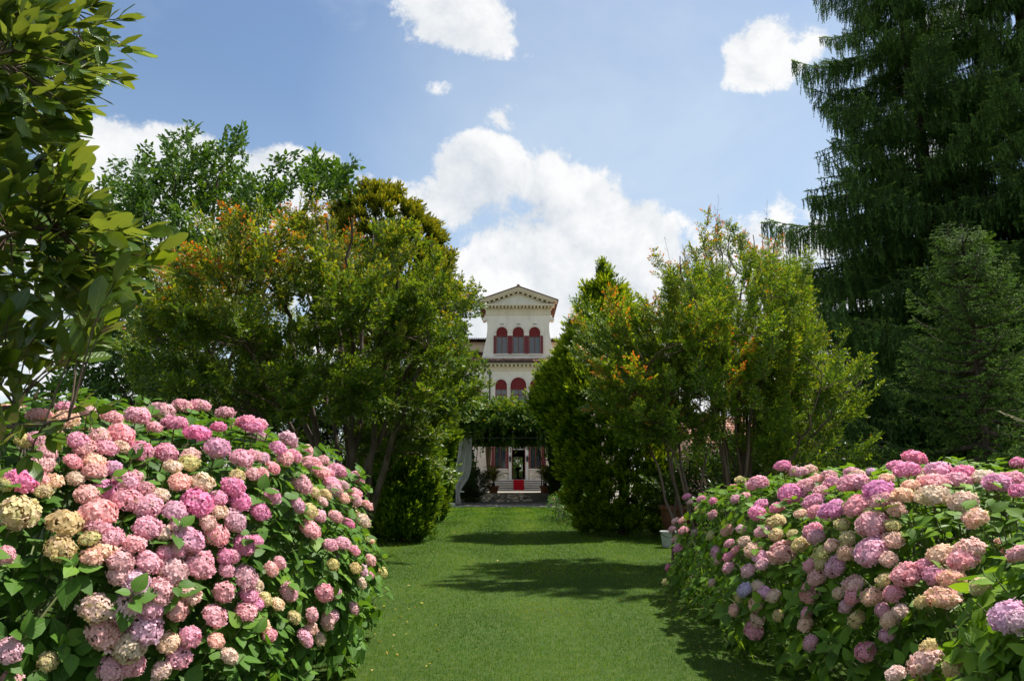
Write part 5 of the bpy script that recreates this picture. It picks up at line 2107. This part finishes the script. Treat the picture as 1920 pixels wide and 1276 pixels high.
def hydrangea(name, label, m, heads, extra, n_shoot, leafmat, leaf_l, group, base_t=.4, seen_parts=300):
    base = np.array((m.c[0], m.c[1], 0.0))
    root = thing(name, label, 'hydrangea', base, group)
    placed = []
    for (px, py, rp, code) in heads:
        p, dist = hit(m, px, py)
        if p is None:
            continue
        dep = to_px(p)[2]
        rw = min(max(rp * dep / FPX, .045), .125)
        if p[2] < rw * .8:
            continue
        placed.append((p, rw, code))
    k = 0
    tries = 0
    while k < extra and tries < 4000:
        tries += 1
        d = rnd_dir(1)[0]
        if d[2] < -.1:
            continue
        p = m.surf(d)
        if p[2] < .25:
            continue
        x, y, dp = to_px(p)
        if -10 < x < 1930 and y < 1290:
            n_ = m.normal(p)
            if np.dot(n_, p - np.array((0, 0, EYE))) < 0:
                continue
        if any(np.linalg.norm(p - q[0]) < .17 for q in placed):
            continue
        placed.append((p, rng.uniform(.06, .09), rng.choice(list('ppdlccy'))))
        k += 1
    stems = Tri()
    P, D, N, L_, T_ = [], [], [], [], []

    def rosette(p, n_, dep, count, l, tint, spread=.9):
        a0 = rng.uniform(0, 6.28)
        ax = norm(np.cross(n_, (0.2, .9, .3)))
        bx = np.cross(n_, ax)
        for j in range(count):
            a = a0 + j * math.pi / 2 * (1 if j % 2 == 0 else 1) + (j // 2) * .8 + (math.pi if j % 2 else 0) + rng.normal(0, .15)
            e = ax * math.cos(a) + bx * math.sin(a)
            tier = j // 2
            d = norm(e * spread + n_ * (.55 - .22 * tier) + np.array((0, 0, -.10)) + rng.normal(0, .14, 3))
            P.append(p - n_ * (.02 + .045 * tier) + e * .012)
            D.append(d)
            N.append(n_ + np.array((0, 0, .5)) + rng.normal(0, .2, 3))
            L_.append(l * rng.uniform(.65, 1.1) * (.7 + .16 * min(tier, 2)))
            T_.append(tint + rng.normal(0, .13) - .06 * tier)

    for (p, rw, code) in placed:
        n_ = m.normal(p)
        upn = norm(n_ * .8 + np.array((0, 0, .55)) + rng.normal(0, .12, 3))
        bank = HEADS_Y if code == 'y' else (HEADS_C if code in 'c' else HEADS)
        x = norm(np.cross(upn, rng.normal(0, 1, 3)))
        o = link('flower_head', pick(bank), root, mat=frame(p - base, x, upn, np.array((rng.uniform(.92, 1.12), rng.uniform(.92, 1.12), rng.uniform(.85, 1.05))) * rw * 1.09))
        c = np.array(PCOL[code]) * rng.uniform(.9, 1.1, 3)
        o.color = (c[0], c[1], c[2], 1)
        rosette(p - upn * rw * .95, upn, 0, 4, leaf_l * 1.0, base_t, 1.0)
        q = bez(p - upn * rw, p - upn * .18, p - n_ * .24 - np.array((0, 0, .14)), p - n_ * .36 - np.array((0, 0, .26)), 5)
        tube(stems, q - base, .0045, 4, 0)
    hp = np.array([q[0] for q in placed])
    hr = np.array([q[1] for q in placed])
    k = 0
    tries = 0
    while k < n_shoot and tries < 30000:
        tries += 1
        d = norm(rnd_dir(1)[0])
        p = m.surf(d, rng.uniform(.93, 1.03))
        if p[2] < .05:
            continue
        n_ = m.normal(p)
        if np.dot(n_, p - np.array((0, 0, EYE))) > .25 * np.linalg.norm(p) and rng.random() < .8:
            continue
        dd = np.linalg.norm(hp - p, axis=1) - hr
        if dd.min() < .01:
            continue
        rosette(p, norm(n_ + np.array((0, 0, .4)) + rng.normal(0, .25, 3)), 0, 6, leaf_l, base_t + (.25 if rng.random() < .12 else 0))
        q = bez(p, p - n_ * .08 - np.array((0, 0, .05)), p - n_ * .12 - np.array((0, 0, .06)), p - n_ * .2 - np.array((0, 0, .14)), 5)
        tube(stems, q - base, .0035, 3, 0)
        k += 1
    nshell = len(P)
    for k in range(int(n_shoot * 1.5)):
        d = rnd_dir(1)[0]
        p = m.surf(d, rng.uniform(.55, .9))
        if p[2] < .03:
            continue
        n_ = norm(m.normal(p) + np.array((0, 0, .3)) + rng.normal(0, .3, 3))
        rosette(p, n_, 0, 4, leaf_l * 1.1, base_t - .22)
    # main canes from the ground
    for k in range(60):
        a = rng.uniform(0, 6.28)
        b = m.wor(np.array((math.cos(a) * m.r[0] * .55 * rng.random(), math.sin(a) * m.r[1] * .8 * rng.random(), 0)))
        b[2] = 0
        d = rnd_dir(1)[0]
        d[2] = abs(d[2])
        e = m.surf(d, .8)
        tube(stems, bez(b - base, b - base + (0, 0, .3), (b + e) / 2 - base + (0, 0, .2), e - base, 7), np.linspace(.012, .006, 7), 4, 0)
    P, D, N, L_, T_ = map(np.array, (P, D, N, L_, T_))
    T_ = np.clip(T_, 0, 1)
    P[:, 2] = np.maximum(P[:, 2], .03)
    # the leaves that show largest are single parts, the rest is one mass
    score = np.full(len(P), -1.0)
    for i in range(nshell):
        x, y, dep = to_px(P[i] + D[i] * L_[i] * .5)
        if 0 < x < 1920 and 0 < y < 1276 and dep > .5:
            blocked = (np.linalg.norm(hp - (P[i] + D[i] * L_[i] * .5), axis=1) < hr * 1.1).any()
            score[i] = 0 if blocked else L_[i] / dep
    order = np.argsort(-score)
    single = [i for i in order[:seen_parts] if score[i] > 0]
    rest = np.setdiff1d(np.arange(len(P)), single)
    t = Tri()
    place_leaves(t, T_HY, P[rest] - base, D[rest], N[rest], L_[rest], L_[rest] * .70, T_[rest])
    o = link('foliage', t.mesh('foliage', [leafmat], True), root)
    o['kind'] = 'stuff'
    bank = []
    for j in range(9):
        t = Tri()
        place_leaves(t, T_HY, np.zeros((1, 3)), np.array([(1.0, 0, 0)]), np.array([(0, 0, 1.0)]), 1.0, .66 + .03 * (j % 3), .16 + j * .07 + (base_t - .4))
        bank.append(t.mesh('leaf', [leafmat], True))
    for i in single:
        j = int(np.clip(round((T_[i] - .16 - (base_t - .4)) / .07), 0, 8))
        link('leaf', bank[j], root, mat=frame(P[i] - base, D[i], N[i] + 1e-4, L_[i]))
    o = link('stems', stems.mesh('stems', [M_greentwig], True), root)
    o['kind'] = 'stuff'
    return root


def crop(lst, x0, y0, s=0.42):
    out_ = []
    for tok in lst.split():
        a, b, r_, c = tok.split(',')
        out_.append((x0 + float(a) * s, y0 + float(b) * s, float(r_) * s, c))
    return out_


HL = crop('''290,57,35,p 180,95,50,p 290,115,60,c 390,75,40,p 500,100,40,p 615,95,50,p 720,75,58,p 778,128,52,d 690,145,32,p 815,50,42,p 895,48,40,p 1005,82,42,p 975,145,36,d 1100,125,45,d 1130,145,45,d
880,172,52,d 968,238,60,p 540,178,58,p 445,185,45,c 350,205,45,p 385,235,48,p 475,235,50,p 630,250,56,d 742,258,52,d 540,232,35,c 110,205,35,y 160,195,35,p 210,258,30,p 185,310,50,p 325,298,40,p 420,300,50,c
420,340,55,p 505,325,32,l 850,270,40,c 770,320,38,c 845,305,45,y 1080,282,50,p 1130,350,35,p 1060,360,33,y 1130,270,20,p 95,385,65,d 165,375,45,p 240,385,35,c 335,372,38,c 20,400,25,y 190,425,35,y
465,425,55,d 390,445,50,p 560,385,55,p 600,365,30,p 650,415,35,p 565,465,60,p 720,445,30,c 800,388,45,c 905,390,48,c 1040,410,50,d 1070,475,50,d 975,460,38,d 880,478,65,d 980,520,30,c 1050,560,48,p 780,518,55,p 660,495,60,p
435,530,75,p 430,590,60,p 660,592,62,p 85,525,80,y 290,572,80,y 500,635,50,p 600,665,45,p 730,615,30,c 795,590,35,p 930,570,25,c 970,625,55,p 1090,668,55,d
20,715,35,p 270,685,65,y 400,640,40,y 465,690,45,c 410,725,45,c 535,735,55,p 840,640,65,p 790,690,45,p 740,700,35,p 890,755,65,p 665,745,50,p 770,785,65,p 1005,720,40,d 1040,720,30,p
540,800,55,p 610,835,60,l 715,880,60,p 850,888,48,c 1100,815,65,p 1010,780,35,p 1000,880,50,p 1110,890,45,d 430,950,65,c 555,955,65,l 680,940,60,l 790,955,48,p 960,985,57,p 1100,965,50,p
460,1060,68,c 650,1040,70,l 580,1120,70,c 750,1105,45,c 850,1078,48,p 800,1170,48,p 1025,1165,40,c 965,1095,28,c 40,1140,55,p 215,1190,45,y 500,1220,65,p 590,1200,50,p 720,1230,40,c 50,1265,45,p''', 0, 740)
HL += crop('''10,135,40,p 145,200,42,p 30,280,32,p 100,240,38,d 25,350,30,p 75,325,33,p 130,282,40,p 170,272,35,p 220,250,37,p 300,292,28,p 360,338,42,d 245,308,42,p 290,345,40,p 320,350,32,p 205,395,48,p 340,395,40,p 390,405,28,p
75,452,40,p 260,435,28,y 310,445,30,y 350,425,38,p 392,462,28,c 297,477,27,c 445,440,32,p 445,470,30,p 495,492,28,p 20,522,40,d 185,492,38,p 240,515,36,y 285,540,32,p 355,542,33,p 412,572,30,d 478,562,33,c 510,648,22,c 242,597,45,p
0,655,22,d 330,670,32,p 390,660,33,p 440,695,25,p 105,750,32,p 68,778,32,c 345,757,25,y 512,738,28,p 445,772,20,y 475,780,23,l 510,800,18,p 470,840,25,c 148,880,43,p 305,882,42,p 355,885,22,p 0,850,30,c 40,910,20,y 0,930,35,d
97,933,28,c 438,952,25,p 250,980,28,p 170,993,28,y 320,1008,35,c 245,1040,25,c 345,985,18,p 30,1030,30,c 60,1070,25,p 220,1085,42,p 285,1090,25,c''', 480, 740)
HR = crop('''780,453,20,d 795,480,14,p 845,465,22,d 898,473,18,d 998,465,25,p 1040,452,25,p 1095,395,45,p 895,535,22,p 730,562,18,p 760,560,18,p 765,608,25,p 715,600,18,p 740,685,22,d 725,645,15,p 695,770,13,d 680,835,10,y
1110,490,35,d 1095,530,40,d 960,605,30,p 1022,598,22,p 885,627,20,y 1035,655,28,c 970,662,25,p 1120,610,35,p 1075,695,38,c 920,700,33,p 1000,690,22,p 968,722,28,d 965,770,28,p 920,738,16,c 1110,725,35,l 1120,755,35,l
1055,783,32,l 892,837,20,c 1040,870,38,v 1095,852,25,c 1125,880,28,l 1015,900,24,y 1090,930,32,c 990,960,27,c 1095,1000,35,c 1080,1050,42,p''', 960, 740)
HR += crop('''65,317,35,d 115,342,35,p 150,345,30,p 655,280,45,d 575,318,38,d 620,335,55,d 755,335,55,l 870,350,48,d 270,360,35,p 375,345,32,p 400,360,32,c 530,372,30,c 640,405,40,c 105,440,52,d 215,380,30,c 170,410,50,p 235,430,35,p
285,395,38,p 380,395,60,p 200,475,45,d 210,522,36,p 290,515,60,d 400,495,60,p 495,425,60,d 510,475,52,p 575,512,42,c 600,450,50,c 465,525,37,y 690,385,30,c 750,395,55,p 840,385,60,p 735,455,65,c 870,480,60,c 925,550,55,c
965,370,45,c 1030,400,60,d 1090,385,60,d 1130,430,45,d 1120,305,35,d 145,530,28,c 40,505,32,d 35,565,40,y 35,625,32,y 330,577,35,y 555,580,28,y 465,575,65,p 200,605,45,p 215,632,38,p 110,620,22,y 355,640,38,y 555,648,50,c
65,700,60,p 145,670,42,y 240,710,45,y 285,672,32,c 350,705,38,c 460,695,75,l 540,735,40,c 185,760,30,p 300,765,50,p 220,815,45,p 235,755,25,y 380,845,42,c 620,800,66,p 700,760,40,d 745,805,50,d 775,715,55,c 870,735,65,p
900,690,65,c 820,820,55,c 515,825,25,y 190,880,48,p 25,895,32,c 45,985,27,y 315,885,28,c 380,900,40,p 350,940,35,p 465,900,45,c 560,885,42,p 780,905,65,c 690,925,25,y 510,960,32,p 590,965,32,c 170,1020,42,c 175,970,22,p
395,1000,40,y 545,1005,45,c 530,1070,32,p 190,1105,38,p 435,1145,47,p''', 1440, 740)
HN = crop('''950,855,45,y 1070,985,75,l 1110,1010,60,l 700,1195,75,c 715,1130,45,y 825,1210,45,y 570,1250,40,c 1120,710,30,p''', 1440, 740)

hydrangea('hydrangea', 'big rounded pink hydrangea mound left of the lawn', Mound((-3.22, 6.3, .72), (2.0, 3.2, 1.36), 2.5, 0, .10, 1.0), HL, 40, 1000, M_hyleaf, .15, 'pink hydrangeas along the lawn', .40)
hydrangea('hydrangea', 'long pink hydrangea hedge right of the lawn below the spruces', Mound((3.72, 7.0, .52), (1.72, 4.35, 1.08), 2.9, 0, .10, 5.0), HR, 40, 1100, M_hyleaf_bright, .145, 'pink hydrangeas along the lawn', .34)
hydrangea('hydrangea', 'leafy pale green hydrangea with few flowers in the lower right corner', Mound((2.62, 2.75, .45), (1.05, 1.0, .92), 2.4, 0, .12, 9.0), HN, 4, 280, M_hyleaf_bright, .155, 'pink hydrangeas along the lawn', .50)
ms = Mound((1.95, 24.5, .3), (.75, 2.6, .85), 2.3, 0, .15, 12.0)
hydrangea('hydrangea', 'small distant hydrangea with faded heads at the conifer foot near the gravel', ms,
          [(px, py, 4.5, c) for px, py, c in ((1052, 945, 'p'), (1045, 965, 'd'), (1068, 985, 'c'), (1060, 925, 'p'), (1050, 915, 'c'), (1072, 965, 'p'), (1046, 978, 'c'), (1075, 940, 'c'), (1058, 955, 'c'), (1085, 985, 'p'))], 6, 130, M_hyleaf, .12, 'pink hydrangeas along the lawn', .45, 0)

# pale seed head of a tall grass leaning in at the right
t = Tri()
a, b = at(1875, 772, 3.4), at(1935, 797, 3.3)
root_ = np.array((2.75, 3.3, 0.0))
q = bez(root_, root_ + (0, 0, 1.3), b + (.25, 0, -.1), b, 12)
q2 = np.vstack([q, bez(b, b + (a - b) * .3 + (0, 0, .01), b + (a - b) * .7 + (0, 0, .005), a, 10)[1:]])
o_ = q2[0].copy()
tube(t, q2 - o_, np.linspace(.0035, .0016, len(q2)), 4, 0)
for s in np.linspace(0, 1, 40):
    p = b + (a - b) * s - o_
    d = norm((a - b) * 1.0 / np.linalg.norm(a - b) + rng.normal(0, .3, 3))
    place_leaves(t, T_SMALL, p[None], d[None], rng.normal(0, 1, (1, 3)), .016, .006, .9)
M_straw = plain_mat('straw', (.42, .36, .20), (.50, .43, .26), 20, .8, .2)
g_ = link('grass_stalk', t.mesh('grass_stalk', [M_straw]), None, tuple(o_))
tag(g_, 'single pale grass stalk leaning above the right hydrangeas against the dark spruce', 'grass stalk')

# ------------------------------------------------------------------ broad evergreen at the left edge, close to the camera
TB = np.array((-4.1, 4.3, 0.0))
eg = thing('evergreen_tree', 'leathery leaved evergreen tree reaching in close at the left edge', 'tree', TB)
t = Tri()
tr = bez((0, 0, 0), (.05, 0, 1.5), (-.05, .1, 3.2), (.1, 0, 6.2), 18)
tube(t, tr, np.linspace(.16, .03, 18), 10, 0)
link('trunk', t.mesh('trunk', [M_bark_smooth], True), eg)
EDGE_Y = [-120, 0, 50, 130, 200, 300, 380, 430, 520, 600, 650, 690]
EDGE_X = [120, 110, 190, 225, 165, 150, 190, 255, 250, 225, 180, 70]


def leaf_tip():
    py = rng.uniform(-130, 690)
    e = np.interp(py, EDGE_Y, EDGE_X)
    px = e - 15 - rng.random() ** 1.3 * 300
    return px, py


shoots = []
for k in range(400):
    px, py = leaf_tip()
    Y = rng.uniform(3.25, 4.9)
    shoots.append((at(px, py, Y), 0))
for px, py, Y in ((255, 95, 3.9), (225, 35, 3.9), (215, 150, 4.0), (175, 10, 4.0), (285, 430, 3.6), (300, 470, 3.7), (270, 500, 3.7), (245, 560, 3.8), (230, 520, 3.5), (190, 590, 3.8)):
    shoots.append((at(px, py, Y), 0))
for px, py, Y in ((180, 770, 3.3), (120, 790, 3.3), (60, 700, 3.6), (75, 745, 3.5), (20, 735, 3.4), (40, 800, 3.2), (90, 815, 3.3), (10, 830, 3.1), (55, 860, 3.2), (150, 760, 3.5), (5, 780, 3.3), (100, 690, 3.8)):
    shoots.append((at(px, py, Y), 1))
tw = Tri()


def pick_l(a):
    return a[int(rng.integers(len(a)))]


hubs = []
for z in np.linspace(1.0, 5.4, 40):     # limbs
    i = int(np.interp(z, tr[:, 2], np.arange(18)))
    a = rng.uniform(-1.0, .5)
    cand = [s_[0] - TB for s_ in shoots if -.35 < s_[0][2] - z < 1.0]
    e = pick_l(cand) - np.array((.12, 0, .04)) if cand else np.array((1.2, -.4, z + .3))
    q = bez(tr[i], tr[i] + (e - tr[i]) * .3 + (0, 0, .12), e - (.3, .1, .08), e, 12)
    t = Tri()
    tube(t, q, np.linspace(.030, .008, 12), 6, 0)
    link('limb', t.mesh('limb', [M_bark_smooth], True), eg)
    hubs.append(q)
P, D, N, L_, T_ = [], [], [], [], []
for p, low_ in shoots:
    pl = p - TB
    best = min(((np.linalg.norm(q[i] - pl) + rng.uniform(0, .25), q[i]) for q in hubs for i in range(4, 12)), key=lambda s: s[0])
    a = best[1]
    dirn = norm(norm(pl - a) * .9 + np.array((.45, -.15, .05)) + rng.normal(0, .25, 3))
    l = np.linalg.norm(pl - a)
    q = bez(a, a + (pl - a) * .3 + (0, 0, .06 * l), pl - dirn * l * .3, pl, 9)
    tube(tw, q, np.linspace(.005, .0025, 9), 5, 0)
    cnt = 4 if low_ else 9
    a0 = rng.uniform(0, 6.28)
    ax = norm(np.cross(dirn, (0, 0, 1)))
    bx = np.cross(ax, dirn)
    for j in range(cnt):
        an = a0 + j * 2.4
        e = ax * math.cos(an) + bx * math.sin(an)
        f = j / cnt
        pos = pl - dirn * f * min(l * .55, .30)
        d = norm(dirn * (1.0 - .5 * f) + e * (.35 + .5 * f) + np.array((.2, -.05, .12)) + rng.normal(0, .12, 3))
        P.append(pos); D.append(d)
        N.append(np.array((0, -.45, .75)) + e * .3 + rng.normal(0, .35, 3))
        L_.append(rng.uniform(.11, .185) * (.8 if low_ else 1))
        T_.append(np.clip(rng.normal(.42, .22), 0, 1))
P, D, N, L_, T_ = map(np.array, (P, D, N, L_, T_))
score = []
for i in range(len(P)):
    x, y, dep = to_px(P[i] + TB + D[i] * L_[i] * .5)
    score.append(L_[i] / dep + (.02 if x > 120 else 0) if (-20 < x < 400 and -20 < y < 900) else -1)
order = np.argsort(-np.array(score))
single = order[:300]
rest = order[300:]
TM = [leaf_full([(.10, .22), (.32, .44), (.58, .50), (.80, .38), (.93, .18)], .12, .16, .02), leaf_full([(.10, .2), (.34, .45), (.6, .5), (.82, .36), (.94, .16)], .22, .05, .03), leaf_full([(.10, .22), (.30, .46), (.56, .5), (.8, .34), (.93, .15)], .06, .30, .015)]
bank = []
for j in range(12):
    t = Tri()
    place_leaves(t, TM[j % 3], np.zeros((1, 3)), np.array([(1.0, 0, 0)]), np.array([(0, 0, 1.0)]), 1.0, .46, .08 + j * .075)
    bank.append(t.mesh('leaf', [M_magnolia], True))
for i in single:
    j = int(np.clip(round((T_[i] - .08) / .075), 0, 11))
    link('leaf', bank[j], eg, mat=frame(P[i], D[i], N[i], L_[i]))
t = Tri()
place_leaves(t, T_LONG, P[rest], D[rest], N[rest], L_[rest], L_[rest] * .46, T_[rest])
o = link('foliage', t.mesh('foliage', [M_magnolia], True), eg)
o['kind'] = 'stuff'
o = link('twigs', tw.mesh('twigs', [M_twig], True), eg)
o['kind'] = 'stuff'

# ------------------------------------------------------------------ grass blades on the lawn in view
t = Tri()


def blades(n, y0, y1):
    Y = np.exp(rng.uniform(math.log(y0), math.log(y1), n))
    h, wd = .026 + .0006 * Y, .00066 * Y
    half = np.minimum(Y * .74, 7.5)
    X = rng.uniform(-1, 1, n) * half
    P = np.stack([X, Y, np.full(n, .006)], 1)
    a = rng.uniform(0, 6.28, n)
    lean = np.abs(rng.normal(0, .55, n))
    D = np.stack([np.cos(a) * lean, np.sin(a) * lean, np.ones(n)], 1)
    patch = np.array([mnoise.noise(Vector((x * .9, y * .6, 0))) for x, y in zip(X, Y)])
    stripe = np.sign(np.sin(2 * math.pi * (X + .15 * np.sin(Y * .4)) / 1.5)) * np.clip(np.abs(np.sin(2 * math.pi * X / 1.5)) * 3, 0, 1)
    tint = np.clip(.46 + .06 * stripe * 1.8 + .45 * patch + rng.normal(0, .17, n) + (rng.random(n) < .012) * .6, 0, 1)
    place_leaves(t, (np.array([(0, .5, 0), (0, -.5, 0), (1, 0, .3)]), np.array([(0, 1, 2)])), P, D, np.stack([-np.sin(a), np.cos(a), np.zeros(n)], 1) + rng.normal(0, .3, (n, 3)),
                 h * rng.uniform(.5, 1.25, n), wd * rng.uniform(.7, 1.3, n), tint)


blades(420000, 4.4, 32.6)

gs = link('grass', t.mesh('grass', [M_grass]), None)
gs['kind'] = 'stuff'
gs['label'] = 'short mown green grass of the lawn'

# fallen petals and dry leaves under the bushes
t = Tri()
P = []
for m_, n_ in ((Mound((-3.22, 6.3, .1), (2.0, 3.2, 1.36), 2.5), 170), (Mound((3.72, 7.0, .1), (1.72, 4.35, 1.08), 2.9), 190)):
    for k in range(n_):
        a = rng.uniform(0, 6.28)
        d = np.array((math.cos(a), math.sin(a), 0.0))
        p = m_.surf(d, 1.0 + abs(rng.normal(0, .14)))
        P.append((p[0], p[1], .03))
for k in range(70):
    P.append((rng.uniform(-2.2, 2.2), rng.uniform(5, 26), .034))
P = np.array(P)
n_ = len(P)
D = rnd_dir(n_) * (1, 1, .25)
place_leaves(t, T_OVAL, P, D, np.tile((0, 0, 1.0), (n_, 1)) + rng.normal(0, .3, (n_, 3)), rng.uniform(.018, .05, n_), rng.uniform(.014, .025, n_), rng.uniform(0, 1, n_))
M_litter = leaf_mat('dry_leaf', [(0.0, (.09, .05, .02)), (.4, (.20, .13, .04)), (.7, (.30, .25, .05)), (1.0, (.45, .25, .24))], .2, .7, .2)
o = link('leaf_litter', t.mesh('leaf_litter', [M_litter]), None)
o['kind'] = 'stuff'
o['label'] = 'fallen petals and dry leaves scattered on the lawn'
